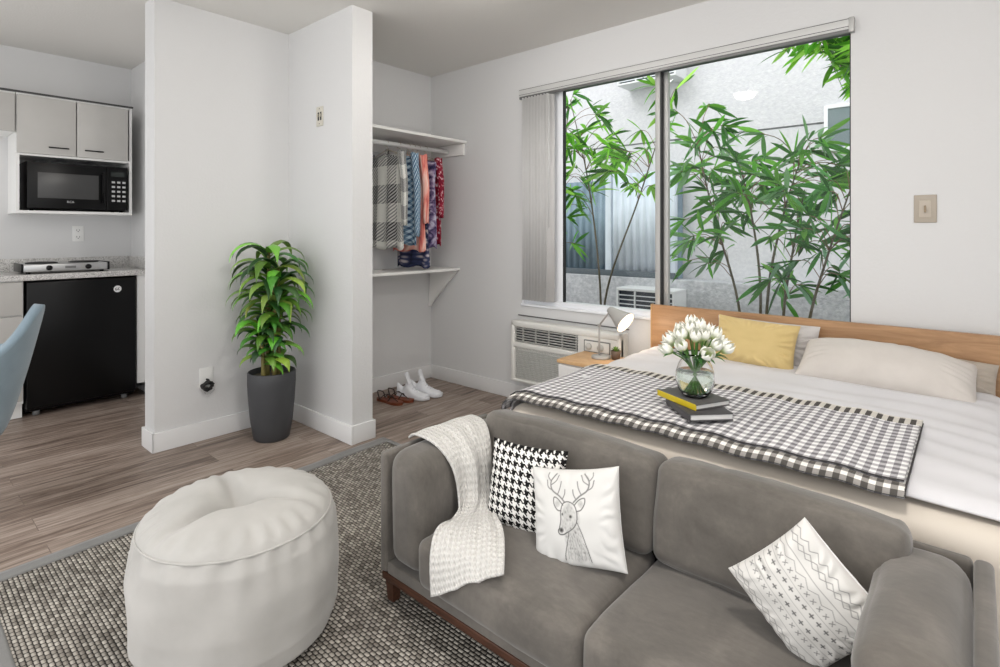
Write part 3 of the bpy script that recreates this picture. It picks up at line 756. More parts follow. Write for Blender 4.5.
def sandal(label, loc, rz):
    t_ = thing('sandal', label, 'shoe', (0, 0, 0), rz, 'pair of brown sandals')
    L = .25; N = 16
    def hw(t): return .026 + .014 * sm(.3, .75, t) - .006 * (1 - sm(0, .12, t))
    ol = []
    for i in range(N + 1):
        t = i / N; ol.append((L * t, -hw(t) * math.sqrt(max(.0, 1 - abs(2 * t - 1) ** 5)), .0005))
    for i in range(N, -1, -1):
        t = i / N; ol.append((L * t, hw(t) * math.sqrt(max(.0, 1 - abs(2 * t - 1) ** 5)) + .0002, .0005))
    MB().prism(ol, (0, 0, .018)).build('sole', brown, t_)
    for pts in ([(.055, -.026, .016), (.04, -.026, .055), (.015, 0, .068), (.04, .026, .055), (.055, .026, .016)], [(.055, -.028, .016), (.09, -.022, .05), (.12, 0, .055), (.21, 0, .018)], [(.055, .028, .016), (.09, .022, .05), (.12, 0, .055)], [(.14, -.034, .016), (.15, 0, .05), (.14, .034, .016)]):
        MB().tube(crom(pts, 5), .005, 6, flat=.6).build('strap', strapm, t_)
    t_.location = loc; return t_
sandal('brown strappy sandal at the front by the partition corner', (-3.29, 2.42, 0), R(8))
sandal('brown strappy sandal next to the white sneakers', (-3.28, 2.505, 0), R(10))

# ------------------------------------------------------------------ potted plant
PX, PY = -3.155, 1.565
pp = thing('potted_plant', 'tall leafy corn plant in a dark grey pot against the partition', 'plant', (PX, PY, 0))
potm = plain('charcoal pot', (62, 63, 66), .55, var=2)
MB().lathe([(.0, .0), (.092, .0), (.100, .008), (.116, .10), (.128, .22), (.134, .33), (.134, .392), (.130, .398), (.124, .398), (.122, .36), (0, .36)], (PX, PY, 0), 48).build('pot', potm, pp)
m = MB(); m.lathe([(0, .372), (.06, .371), (.1215, .366), (.1215, .361)], (PX, PY, 0), 24, fn=lambda p, a: p + Vector((0, 0, .006 * nz((p.x * 40, p.y * 40, 1))))); m.build('soil', M['soil'], pp)
canes = [((-.02, -.015), 1.10, (-.015, -.01)), ((.035, .0), .92, (.045, -.01)), ((-.04, .03), .80, (-.065, .01)), ((.0, -.05), .66, (.01, -.085)), ((.02, .03), 1.0, (.02, .03))]
rng = random.Random(21); fo = MB(); cm = plain('plant cane', (126, 116, 62), .6, var=14)
def dleaf(p, az, L, w, el, col):
    n = 9; q = Vector(p); vs, fs = [], []; side = Vector((-math.sin(az), math.cos(az), 0)); e = el
    for i in range(n + 1):
        t = i / n
        dd = Vector((math.cos(az) * math.cos(e), math.sin(az) * math.cos(e), math.sin(e)))
        if i: q = q + dd * (L / n)
        q.x = max(q.x, -3.40 + .004 * rng.random()); q.y = min(q.y, 1.785)
        hw = w * .5 * (.45 + .55 * sm(0, .3, t)) * (1 - sm(.45, 1.02, t)) ** .8 + .0008
        nn = dd.cross(side).normalized() * -1
        sd = side * hw
        a_, b_ = q - sd + nn * hw * .35, q + sd + nn * hw * .35
        for z in (a_, b_): z.x = max(z.x, -3.407); z.y = min(z.y, 1.792)
        vs += [a_, q.copy(), b_]
        e -= (el + R(74)) / n * (.72 + t * .75) if e > -R(82) else 0
    for i in range(n):
        for j in (0, 1): fs.append((i * 3 + j, i * 3 + j + 1, i * 3 + j + 4, i * 3 + j + 3))
    fo.add(vs, fs, True, None, None, col)
cpal = [(76, 126, 44), (98, 154, 54), (54, 98, 40), (132, 178, 72), (42, 78, 36), (110, 162, 60)]
for (b0, ht, tp) in canes:
    P = crom([(PX + b0[0], PY + b0[1], .362), (PX + b0[0] * 1.1, PY + b0[1] * 1.1, .362 + (ht - .362) * .5), (PX + tp[0], PY + tp[1], ht)], 6)
    MB().tube(P, [.013 - .004 * i / len(P) for i in range(len(P))], 10).build('cane', cm, pp)
    z_ = .47 if ht > .7 else .44
    i = 0
    while z_ < ht + .03:
        t = (z_ - .362) / (ht - .362); p = samp(P, min(1, t)); topness = sm(ht - .3, ht, z_)
        for q in range(1 if topness < .3 else 2):
            az = i * 2.4 + rng.uniform(-.35, .35)
            dleaf((p.x, p.y, min(z_, ht)), az, rng.uniform(.27, .35) * (.62 + .38 * sm(.5, .9, z_)), rng.uniform(.052, .070), R(rng.uniform(34, 56) + 16 * topness), C(*[min(255, c_ * rng.uniform(.88, 1.15)) for c_ in rng.choice(cpal)])); i += 1
        z_ += .024
fo.build('foliage', colmat('plant leaf', .38, spec=.45), pp, usecol=True)

# ------------------------------------------------------------------ rug
k = NT('woven rug', rough=.95, spec=.1); o = k.coord(); s_ = k.sep(o)
p_ = .0215; px_, py_ = k.ma('DIVIDE', s_[0], p_), k.ma('DIVIDE', s_[1], p_ * .62)
row = k.ma('FLOOR', py_); px2 = k.ma('ADD', px_, k.ma('MULTIPLY', k.ma('FLOORED_MODULO', row, 2.), .5))
ux_ = k.ma('SUBTRACT', k.ma('MULTIPLY', k.ma('FRACT', px2), 2.), 1.); uy_ = k.ma('SUBTRACT', k.ma('MULTIPLY', k.ma('FRACT', py_), 2.), 1.)
bead = k.ma('MULTIPLY', k.ma('SUBTRACT', 1., k.ma('POWER', k.ma('ABSOLUTE', ux_), 3.)), k.ma('SUBTRACT', 1., k.ma('POWER', k.ma('ABSOLUTE', uy_), 2.4)))
cv = k.n('ShaderNodeCombineXYZ'); k.l(k.ma('FLOOR', px2), cv.inputs[0]); k.l(row, cv.inputs[1])
wn = k.n('ShaderNodeTexWhiteNoise', noise_dimensions='3D'); k.l(cv.outputs[0], wn.inputs['Vector'])
bc_ = k.ramp(wn.outputs['Value'], [(0, C(126, 120, 112)), (.5, C(166, 160, 151)), (1, C(190, 184, 174))])
big = k.ramp(k.noise(o, 2.2, 3.), [(.35, (.86, .86, .86, 1)), (.65, (1, 1, 1, 1))])
k.color(k.mix(k.ma('SMOOTH_MAX', 0., k.ma('MULTIPLY', k.ma('SUBTRACT', bead, .12), 2.4), .05), C(34, 32, 31), k.mix(1., bc_, big, 'MULTIPLY')))
k.bump(bead, .9, .006); M['rug'] = k.m
rx0, rx1, ry0, ry1 = -2.625, .35, .235, 1.985
rug = thing('area_rug', 'grey-brown woven rug with a plain grey border under the pouf and sofa', 'rug', (-1.1, 1.1, 0))
def rz_(x, y):
    e = min(x - rx0, rx1 - x, y - ry0, ry1 - y)
    return .010 + .006 * max(0, nz((x * 2.6, y * 2.6, 3))) * (1 - sm(.0, .35, e))
def wav(x, y):
    e = 1 - sm(0, .3, min(x - rx0, rx1 - x)); return x + .012 * e * math.sin(y * 5.2 + .6), y
def rgf(u, v, a0=rx0 + .07, a1=rx1 - .07, b0=ry0 + .0, b1=ry1):
    x, y = a0 + u * (a1 - a0), b0 + .03 + v * (b1 - b0 - .06); x2, y2 = wav(x, y); return (x2, y2, rz_(x, y))
MB().grid(rgf, 90, 60).build('weave', M['rug'], rug, solid=.0085)
bm_ = fabric('rug border', (118, 117, 115), 8, 500., .4)
for (a0, a1, b0, b1) in ((rx0, rx0 + .072, ry0, ry1), (rx1 - .072, rx1, ry0, ry1), (rx0 + .071, rx1 - .071, ry0, ry0 + .031), (rx0 + .071, rx1 - .071, ry1 - .031, ry1)):
    def bf(u, v, a0=a0, a1=a1, b0=b0, b1=b1):
        x, y = a0 + u * (a1 - a0), b0 + v * (b1 - b0); x2, y2 = wav(x, y); return (x2, y2, rz_(x, y) + .0012)
    MB().grid(bf, max(4, int((a1 - a0) / .035)), max(4, int((b1 - b0) / .035))).build('border', bm_, rug, solid=.0095)
RZ = .0165

# ------------------------------------------------------------------ pouf
k = NT('cream canvas', rough=.9, spec=.2, sheen=.15); o = k.coord()
k.color(k.ramp(k.noise(o, 7., 5.), [(.3, C(172, 170, 166)), (.7, C(185, 183, 179))])); k.bump(k.noise(o, 700., 2.), .35, .001); M['cream'] = k.m
QX, QY = -1.685, .735
pf = thing('pouf', 'round cream fabric pouf with a dimpled top on the rug', 'pouf', (QX, QY, RZ))
sr, sz = .265, .372
def side(u, v):
    a = 2 * PI * u
    prof = [(.225, RZ), (.262, RZ + .022), (.283, .09), (.289, .17), (.288, .25), (.281, .33), (sr, sz)]
    P = samp([Vector((q[0], q[1], 0)) for q in prof], v); r, z = P.x, P.y
    r += .0045 * math.sin(23 * a + 2 * math.sin(3 * a)) * sm(.6, .97, v) * (1 if v < 1 else .3)
    r += .010 * nz((math.cos(a) * 2.2, math.sin(a) * 2.2, v * 4)) * sm(0, .2, v) * (1 - sm(.85, 1, v))
    for zf, am in ((.09, .007), (.145, .006), (.2, .004)):
        wgt = sm(R(30), R(0), abs(((a - R(215)) + PI) % (2 * PI) - PI) - R(22))
        r -= am * math.exp(-((z - zf - .02 * math.sin(a * 3)) / .009) ** 2) * wgt
    return (QX + r * math.cos(a), QY + r * math.sin(a), z)
MB().grid(side, 160, 60).build('side_panel', M['cream'], pf)
def topf(u, v):
    a = 2 * PI * u; r = sr * v
    z = sz + .066 * (1 - v ** 3.2) ** .62 - .056 * math.exp(-(v / .26) ** 2)
    for ca, dp in ((R(41), .030), (R(283), .036), (R(171), .024)):
        dd = abs(((a - ca) + PI) % (2 * PI) - PI)
        z -= dp * math.exp(-(min(dd, 1.5) * v / .085) ** 2) * sm(.98, .35, v) * sm(0, .2, v)
    z += .0045 * math.sin(25 * a + 1.5 * math.sin(4 * a)) * sm(.70, .92, v) * (1 - sm(.95, 1, v))
    return (QX + r * math.cos(a), QY + r * math.sin(a), z)
MB().grid(topf, 160, 40, flip=True).build('top_panel', M['cream'], pf)
pip = [(QX + (sr + .001) * math.cos(2 * PI * i / 96), QY + (sr + .001) * math.sin(2 * PI * i / 96), sz) for i in range(97)]
MB().tube(pip, .0035, 6, False).build('piping', M['cream'], pf)
a0 = R(213); MB().tube([Vector(side(a0 / (2 * PI), v / 14)) + Vector((math.cos(a0), math.sin(a0), 0)) * .0005 for v in range(1, 14)], .0016, 5).build('seam', M['cream'], pf)

# ------------------------------------------------------------------ sofa
k = NT('grey suede', rough=.8, spec=.3, sheen=.35); o = k.coord()
f1 = k.noise(o, 6., 6., .62, .6); f2 = k.noise(k.mapping(o, (2, 6, 2)), 16., 4., .7)
f = k.ma('ADD', k.ma('MULTIPLY', f1, .7), k.ma('MULTIPLY', f2, .3))
k.color(k.ramp(f, [(.3, C(80, 76, 71)), (.52, C(98, 93, 87)), (.72, C(118, 112, 105))])); k.bump(k.noise(o, 500., 3.), .2, .001); M['suede'] = k.m
M['walnut'] = wood('walnut', (92, 58, 42), (50, 31, 23), 'X', 4.)
SX0, SX1, SY0, SY1 = -1.475, .032, 1.095, 1.605
sf = thing('sofa', 'grey two seat sofa with a walnut plinth at the foot of the bed', 'sofa', (-.72, 1.35, RZ))
m = MB(); m.box(SX0 + .008, SX1 - .008, SY0 + .004, SY0 + .04, .088, .112, .003); m.box(SX0 + .008, SX1 - .008, SY1 - .04, SY1 - .004, .088, .112, .003)
m.box(SX0 + .008, SX0 + .05, SY0 + .03, SY1 - .03, .088, .112, .003); m.box(SX1 - .05, SX1 - .008, SY0 + .03, SY1 - .03, .088, .112, .003); m.build('plinth', M['walnut'], sf)
for x_ in (SX0 + .034, SX1 - .034):
    for y_ in (SY0 + .032, SY1 - .032):
        m = MB(); q = .019; q2 = .014
        vs = [(x_ + sx * a, y_ + sy * a, z) for z, a in ((RZ + .0005, q2), (.089, q)) for sx, sy in ((-1, -1), (1, -1), (1, 1), (-1, 1))]
        m.add(vs, [(3, 2, 1, 0), (4, 5, 6, 7), (0, 1, 5, 4), (1, 2, 6, 5), (2, 3, 7, 6), (3, 0, 4, 7)], False); m.build('leg', M['walnut'], sf)
def soft(seed, amp=.006, s_=7.):
    return lambda q: q + Vector((nz((q.x * s_, q.y * s_, q.z * s_ + seed)), nz((q.x * s_ + 9, q.y * s_, q.z * s_ + seed)), nz((q.x * s_, q.y * s_ + 5, q.z * s_ + seed)))) * amp
def wrinkled(seed, amp=.005, wr=.004):
    f0 = soft(seed, amp)
    def fn(q):
        r = f0(q); r.z += wr * math.sin(q.x * 60 + 8 * nz((q.x * 6, q.y * 6, seed))) * max(0, nz((q.x * 5, q.y * 9, seed + 3))); return r
    return fn
for (a, b) in ((SX0, SX0 + .034), (SX1 - .034, SX1)):
    MB().rbox(((a + b) / 2, (SY0 + SY1) / 2, .307), (b - a, SY1 - SY0, .39), .013, n=8).build('arm_panel', M['suede'], sf)
MB().rbox(((SX0 + SX1) / 2, SY1 - .017, .307), (SX1 - SX0 - .069, .034, .39), .013, n=8).build('back_panel', M['suede'], sf)
MB().box(SX0 + .0345, SX1 - .0345, SY0 + .006, SY1 - .0345, .1125, .15, .004).build('base', M['suede'], sf)
AW = .165
for (a, b, sd) in ((SX0 + .035, SX0 + .035 + AW, 1), (SX1 - .035 - AW, SX1 - .035, 2)):
    MB().rbox(((a + b) / 2, (SY0 + SY1 - .034) / 2 - .002, .333), (b - a - .001, SY1 - SY0 - .04, .36), .052, n=14, bulge=(.004, .006, .016), fn=wrinkled(sd, .005)).build('arm_cushion', M['suede'], sf)
xa, xb, xm = SX0 + .035 + AW + .002, SX1 - .035 - AW - .002, -.692
for (a, b, sd) in ((xa, xm - .0005, 3), (xm + .0005, xb, 4)):
    MB().rbox(((a + b) / 2, (SY0 + 1.50) / 2 - .01, .226), (b - a, .43, .15), .034, n=16, bulge=(.003, .012, .018), fn=wrinkled(sd, .005)).build('seat_cushion', M['suede'], sf)
# back cushions lean back slightly
for (a, b, sd) in ((SX0 + .135, xm + .010, 5), (xm + .011, SX1 - .14, 6)):
    MX = Matrix.Translation(((a + b) / 2, 1.492, .435)) @ Matrix.Rotation(R(-9), 4, 'X')
    MB().rbox((0, 0, 0), (b - a, .125, .27), .034, n=16, bulge=(.004, .016, .014), M=MX, fn=wrinkled(sd, .006, .005)).build('back_cushion', M['suede'], sf)

# ------------------------------------------------------------------ throw cushions
def pillow_mesh(m, w, h, t, n, pinch=.10, seed=0, colfn=None, wr=.006, power=.42, fr=1.0, M=None, sag=0.):
    for sgn in (1, -1):
        def fn(u, v, sgn=sgn):
            a, b = 2 * u - 1, 2 * v - 1
            x = w / 2 * a * (1 - pinch * (1 - b * b) * a * a); y = h / 2 * b * (1 - pinch * (1 - a * a) * b * b)
            e = max(0, (1 - a * a) * (1 - b * b))
            z = t / 2 * e ** power
            edge = max(abs(a), abs(b))
            z *= 1 + .0
            ang = math.atan2(b, a)
            z += (wr * nz((a * 2.5 * fr + seed, b * 2.5 * fr, seed * 1.7)) + wr * .7 * math.sin(22 * ang + 3 * nz((a * 3, b * 3, seed))) * sm(.55, .85, edge) * .8) * min(1, e * 6)
            zz = sgn * max(z, .0006 if e > 0 else 0)
            return (x, y, zz - sag * (1 - a * a) * b)
        if sgn > 0: m.grid(fn, n, n, M, colfn)
        else: m.grid(fn, n, n, M, colfn if colfn and getattr(colfn, 'both', False) else None, flip=True)
    return m
def frame_from(c, xdir, ydir):
    x = Vector(xdir).normalized(); z = x.cross(Vector(ydir)).normalized(); y = z.cross(x)
    Mx = Matrix((x, y, z)).transposed().to_4x4(); Mx.translation = Vector(c); return Mx
def pillow(name, label, cat, c, xdir, ydir, w, h, t, n, mat_, group=None, usecol=False, **kw):
    m = MB(); pillow_mesh(m, w, h, t, n, M=frame_from(c, xdir, ydir), **kw)
    o_ = m.build(name, mat_, usecol=usecol)
    # object origin at its centre
    me = o_.data; off = Vector(c)
    me.transform(Matrix.Translation(-off)); o_.location = off
    return tag(o_, label, cat, group)
k = NT('houndstooth', rough=.9, spec=.2); s_ = k.sep(k.coord('UV'))
x_ = k.ma('FLOOR', k.ma('MULTIPLY', s_[0], 84.)); y_ = k.ma('FLOOR', k.ma('MULTIPLY', s_[1], 84.))
wp = k.ma('LESS_THAN', k.ma('FLOORED_MODULO', x_, 8.), 3.5); wf_ = k.ma('LESS_THAN', k.ma('FLOORED_MODULO', y_, 8.), 3.5)
se = k.ma('LESS_THAN', k.ma('FLOORED_MODULO', k.ma('ADD', x_, y_), 4.), 1.5)
f = k.ma('ADD', k.ma('MULTIPLY', wp, se), k.ma('MULTIPLY', wf_, k.ma('SUBTRACT', 1., se)))
k.color(k.mix(f, C(232, 230, 226), C(22, 21, 21))); k.bump(k.noise(k.coord(), 600., 2.), .3, .001); M['hound'] = k.m
pillow('throw_cushion', 'black and white houndstooth cushion on the sofa', 'cushion', (-1.06, 1.345, .418), (.97, .24, -.0), (.04, .24, .95), .258, .265, .11, 40, M['hound'], seed=2, pinch=.07, wr=.004)

# ink drawings on the printed cushions
def seg_d(px, py, a, b):
    vx, vy = b[0] - a[0], b[1] - a[1]; L = vx * vx + vy * vy
    t = 0 if L == 0 else max(0, min(1, ((px - a[0]) * vx + (py - a[1]) * vy) / L))
    return math.hypot(px - a[0] - t * vx, py - a[1] - t * vy)
class Ink:
    def __init__(s, n): s.n = n; s.g = [[0.] * (n + 1) for _ in range(n + 1)]
    def line(s, pts, w, k=1.):
        n = s.n
        for a, b in zip(pts, pts[1:]):
            i0, i1 = int((min(a[0], b[0]) - w * 2) * n), int((max(a[0], b[0]) + w * 2) * n) + 1
            j0, j1 = int((min(a[1], b[1]) - w * 2) * n), int((max(a[1], b[1]) + w * 2) * n) + 1
            for j in range(max(0, j0), min(n, j1) + 1):
                for i in range(max(0, i0), min(n, i1) + 1):
                    d = seg_d(i / n, j / n, a, b); val = k * (1 - sm(w * .45, w * 1.15, d))
                    if val > s.g[j][i]: s.g[j][i] = val
    def curve(s, pts, w, k=1.):
        s.line([(p.x, p.y) for p in crom([(p[0], p[1], 0) for p in pts], 5)], w, k)
    def blob(s, c, rx, ry, k, rot=0., tex=0.):
        n = s.n
        for j in range(n + 1):
            for i in range(n + 1):
                dx, dy = i / n - c[0], j / n - c[1]
                x = dx * math.cos(rot) + dy * math.sin(rot); y = -dx * math.sin(rot) + dy * math.cos(rot)
                q = (x / rx) ** 2 + (y / ry) ** 2
                if q < 1:
                    val = k * (1 - q) ** .6 * (1 - tex + tex * abs(nz((i / n * 60, j / n * 26, 2))) * 2.2)
                    s.g[j][i] = max(s.g[j][i], min(1, val))
    def fn(s, base, ink):
        def f(u, v):
            q = min(1., s.g[min(s.n, int(v * s.n + .5))][min(s.n, int(u * s.n + .5))])
            return tuple(base[i] * (1 - q) + ink[i] * q for i in range(3)) + (1.,)
        return f
ND = 190
ik = Ink(ND)
# a stag's head and neck in sketched lines (u right, v up)
ik.blob((.475, .545), .075, .105, .55, -.15, .6); ik.blob((.435, .455), .05, .075, .5, -.35, .6)
ik.blob((.525, .30), .105, .20, .6, .08, .7); ik.blob((.555, .18), .12, .12, .55, 0, .7); ik.blob((.565, .50), .05, .08, .34, 0, .6)
for (c_, rx, ry, kk) in (((.395, .385), .030, .030, 1.), ((.505, .515), .021, .021, 1.), ((.415, .535), .013, .017, .95)): ik.blob(c_, rx, ry, kk)
ik.curve([(.375, .40), (.36, .375), (.375, .345), (.42, .345), (.455, .365)], .008, .9)
ik.curve([(.375, .405), (.395, .48), (.395, .56), (.42, .635), (.48, .655), (.545, .625), (.575, .55), (.57, .47), (.53, .41), (.46, .365)], .007, .85)
ik.curve([(.42, .62), (.36, .68), (.315, .695), (.315, .63), (.355, .575), (.40, .565)], .007, .85)
ik.curve([(.55, .625), (.60, .675), (.655, .69), (.655, .635), (.62, .58), (.575, .565)], .007, .85)
ik.blob((.355, .635), .035, .045, .5, -.5, .5); ik.blob((.615, .635), .032, .042, .45, .5, .5)
ik.curve([(.475, .37), (.45, .27), (.415, .16), (.40, .08)], .006, .8); ik.curve([(.57, .47), (.62, .33), (.66, .18), (.68, .08)], .006, .8)
for q in range(7): ik.curve([(.46 + q * .025, .33 - q * .01), (.445 + q * .035, .20), (.44 + q * .036, .10)], .004, .5)
for sg in (-1, 1):
    X = lambda d: .485 + sg * d + (.01 if sg > 0 else 0)
    beam = [(X(.045), .65), (X(.11), .71), (X(.19), .765), (X(.215), .84), (X(.185), .91), (X(.155), .945)]
    ik.curve(beam, .010, .72)
    for t_ in ([(X(.13), .72), (X(.10), .79), (X(.085), .86)], [(X(.19), .765), (X(.245), .80), (X(.265), .87)], [(X(.212), .82), (X(.155), .86), (X(.12), .93)], [(X(.21), .86), (X(.25), .91), (X(.245), .955)], [(X(.07), .68), (X(.045), .73), (X(.04), .775)]):
        ik.curve(t_, .0075, .68)
M['inkfab'] = colmat('printed linen', .85, .25, 600.)
pillow('throw_cushion', 'white cushion with a sketched deer print on the sofa', 'cushion', (-.850, 1.312, .415), (.96, .25, .19), (-.17, .30, .93), .268, .262, .105, ND, M['inkfab'], usecol=True, seed=5, pinch=.07,
       colfn=ik.fn(C(214, 213, 210), C(52, 50, 50)), wr=.004)
ik2 = Ink(ND)
def rowz(v, amp, n, w, k_, ph=0.):
    ik2.line([(i / (2 * n) - .02, v + amp * (1 if (i + ph) % 2 else -1)) for i in range(2 * n + 2)], w, k_)
for v0 in (.06, .90): rowz(v0, .022, 9, .005, .6)
for v0 in (.13, .83): rowz(v0, .03, 6, .005, .6); rowz(v0 + .0, .03, 6, .005, .6, 1)
for v0 in (.22, .74):
    ik2.line([(.0, v0), (1, v0)], .004, .55)
for v0, n_ in ((.30, 15), (.40, 13), (.52, 13), (.62, 15)):
    for i in range(n_):
        u0 = (i + .5) / n_
        if n_ == 13:
            ik2.line([(u0 - .018, v0), (u0 + .018, v0)], .009, .85); ik2.line([(u0, v0 - .02), (u0, v0 + .02)], .006, .8)
        else:
            ik2.line([(u0 - .014, v0 - .018), (u0 + .014, v0 + .018)], .005, .7); ik2.line([(u0 - .014, v0 + .018), (u0 + .014, v0 - .018)], .005, .7)
for v0 in (.345, .46, .57): ik2.line([(0, v0), (1, v0)], .0035, .45)
rowz(.68, .022, 7, .0045, .55)
pillow('throw_cushion', 'white cushion with black geometric stitched pattern leaning on the right sofa arm', 'cushion', (-.275, 1.335, .428), (.73, -.03, -.69), (.64, .10, .70), .238, .228, .115, ND, M['inkfab'], usecol=True, seed=9, pinch=.06,
       colfn=ik2.fn(C(214, 212, 208), C(56, 56, 58)), wr=.005)

# ------------------------------------------------------------------ knitted throw on the left arm
k = NT('cable knit', rough=.95, spec=.1, sheen=.3); o = k.coord('UV'); s_ = k.sep(o)
wv = k.ma('SINE', k.ma('MULTIPLY', s_[0], 88.)); br_ = k.ma('SINE', k.ma('ADD', k.ma('MULTIPLY', s_[1], 240.), k.ma('MULTIPLY', k.ma('ABSOLUTE', wv), 2.)))
h_ = k.ma('ADD', k.ma('MULTIPLY', wv, .5), k.ma('MULTIPLY', br_, .5)); k.bump(h_, .8, .004)
k.color(k.mix(k.ma('MULTIPLY', k.ma('ADD', h_, 1.), .5), C(204, 201, 196), C(222, 220, 216))); M['knit'] = k.m
LT = crom([(-1.474, 1.215, .512), (-1.42, 1.20, .538), (-1.33, 1.20, .532), (-1.268, 1.215, .47), (-1.250, 1.225, .36), (-1.215, 1.17, .340), (-1.19, 1.085, .340), (-1.165, 1.038, .29), (-1.155, 1.032, .185)], 10)
RT = crom([(-1.470, 1.46, .512), (-1.41, 1.47, .536), (-1.32, 1.44, .535), (-1.258, 1.40, .48), (-1.235, 1.38, .37), (-1.16, 1.30, .336), (-1.05, 1.22, .342), (-.975, 1.14, .342), (-.925, 1.075, .330)], 10)
def thr(u, v):
    p = samp(LT, v).lerp(samp(RT, v), u)
    fold = math.sin(u * 15 + 3 * v) * .010 * sm(.05, .3, v) * (1 - .6 * sm(.65, 1, v)) + math.sin(u * 7 - 5 * v) * .007
    t = sm(.25, .45, v) * (1 - sm(.55, .72, v))
    return p + Vector((fold * t * .9, 0, abs(fold) * (1 - t) * .7)) + Vector((.012 * t, 0, .004))
th = tag(MB().grid(thr, 50, 110, flip=False).build('knit_throw', M['knit'], solid=-.007), 'light grey cable knit throw draped over the left sofa arm', 'throw blanket')

# ------------------------------------------------------------------ bed
BX0, BX1, BY0, BY1, BZ = -1.415, .105, 1.655, 3.03, .545
bed = thing('bed', 'double bed with an oak headboard and white bedding under the window', 'bed', (-.65, 2.35, 0))
M['oak'] = wood('oak headboard', (186, 146, 106), (146, 108, 74), 'X', 1.2, .42, 12.)
M['oakedge'] = wood('oak edge', (214, 178, 132), (190, 150, 104), 'Z', 1.2, .42, 12.)
MB().box(BX0 - .03, BX1 + .06, 3.032, 3.062, .12, .792, .003).build('headboard', M['oak'], bed)
MB().box(BX0 - .036, BX0 - .0305, 3.030, 3.064, .12, .794, .001).build('edge_band', M['oakedge'], bed)
MB().box(BX0 + .03, BX1 - .03, BY0 + .05, 3.03, .10, .22, .01).build('bed_base', plain('bed base', (150, 140, 128), .8), bed)
for x_ in (BX0 + .07, BX1 - .07):
    for y_ in (BY0 + .12, 2.98): MB().lathe([(.018, .0003 if y_ > 2 else .0175), (.026, .101)], (x_, y_, 0), 14).build('leg', M['walnut'], bed)
MB().rbox(((BX0 + BX1) / 2, (BY0 + .03 + 3.03) / 2, .36), (BX1 - BX0 - .05, 3.03 - BY0 - .03, .28), .05, n=6).build('mattress', plain('mattress', (225, 222, 216), .8), bed)
# beige bedspread over everything, white duvet laid over it
k = NT('beige satin', rough=.55, spec=.35, sheen=.2); o = k.coord(); k.color(k.ramp(k.noise(o, 3., 3.), [(.3, C(204, 194, 181)), (.7, C(213, 204, 192))])); k.bump(k.noise(o, 500., 2.), .1, .001); M['beige'] = k.m
k = NT('white cotton', rough=.75, spec=.25, sheen=.2); o = k.coord()
k.color(k.ramp(k.noise(o, 4., 3.), [(.3, C(210, 209, 212)), (.7, C(219, 218, 221))])); k.bump(k.noise(o, 400., 2.), .12, .001); M['white'] = k.m
def bedfn(q):
    r = q.copy(); x, y = q.x, q.y
    r.z += .004 * nz((x * 4, y * 4, 1)) * (1 if q.z > 0 else .3)
    if q.z < .05: r.y += .010 * math.sin(x * 22 + 2 * nz((x * 3, 0, 2))) * sm(.1, -.1, q.z) * (1 if y < -.5 else 0)
    return r
MB().rbox(((BX0 + BX1) / 2, (BY0 + 3.025) / 2, .36), (BX1 - BX0, 3.025 - BY0, .352), .062, n=22, bulge=(0, 0, .010), fn=bedfn).build('bedspread', M['beige'], bed)
def bz(x, y):   # top of the duvet
    ex = min(x - BX0, BX1 - x); r_ = .07
    z = BZ + .013 + .010 * (1 - ((x - (BX0 + BX1) / 2) / .76) ** 2)
    if ex < r_: z -= r_ - math.sqrt(max(0, r_ * r_ - (r_ - max(ex, 0)) ** 2))
    return z
def duv(u, v):
    s0 = -.14 + u * (BX1 - BX0 + .28); y = 1.712 + v * (2.93 - 1.712)
    x = BX0 + s0
    wr = .008 * math.sin(y * 46 + 2.2 * nz((x * 2.2, y * 2., 4)) * 3) * (.35 + .65 * abs(nz((x * 1.7, y * 1.2, 8)))) + .008 * nz((x * 3, y * 5, 6))
    if s0 < 0: return (BX0 - .012 - .004 * wr, y, bz(BX0, y) + s0 * 1.0)
    if x > BX1: return (BX1 + .012, y, bz(BX1, y) - (x - BX1))
    z = bz(x, y) + wr + .007
    if v < .03: z -= .010 * (1 - v / .03)
    return (x + (-.012 * (1 - sm(0, .05, s0))) + .012 * sm(BX1 - .05, BX1, x), y, z)
MB().grid(duv, 120, 120).build('duvet', M['white'], bed, solid=-.006)

# gingham throw across the bed
k = NT('gingham', rough=.9, spec=.15); s_ = k.sep(k.coord('UV'))
def ging(n1, n2):
    a = k.ma('LESS_THAN', k.ma('FRACT', k.ma('MULTIPLY', s_[0], n1)), .5); b = k.ma('LESS_THAN', k.ma('FRACT', k.ma('MULTIPLY', s_[1], n2)), .5)
    return k.ma('MULTIPLY', k.ma('ADD', a, b), .5)
k.color(k.ramp(ging(42., 15.), [(0, C(238, 237, 237)), (.5, C(184, 182, 185)), (1, C(122, 120, 124))])); k.bump(k.noise(k.coord(), 500., 2.), .3, .001); M['ging'] = k.m
k = NT('gingham dark', rough=.9, spec=.15); s_ = k.sep(k.coord('UV'))
k.color(k.ramp(ging(42., .6), [(0, C(232, 228, 220)), (.5, C(206, 202, 194)), (1, C(82, 79, 76))])); M['ging2'] = k.m
k = NT('gingham trim', rough=.9, spec=.15); s_ = k.sep(k.coord('UV'))
k.color(k.ramp(ging(42., 1.6), [(0, C(236, 233, 227)), (.5, C(150, 146, 142)), (1, C(82, 79, 76))])); M['ging3'] = k.m
gx0, gx1, gy0, gy1 = BX0 + .012, -.130, 1.672, 2.285
def gz(x, y): return bz(x, y) + .0135 + .0035 * nz((x * 5, y * 7, 11)) + .0025 * math.sin(x * 40 + 4 * nz((x * 2, y * 2, 1)))
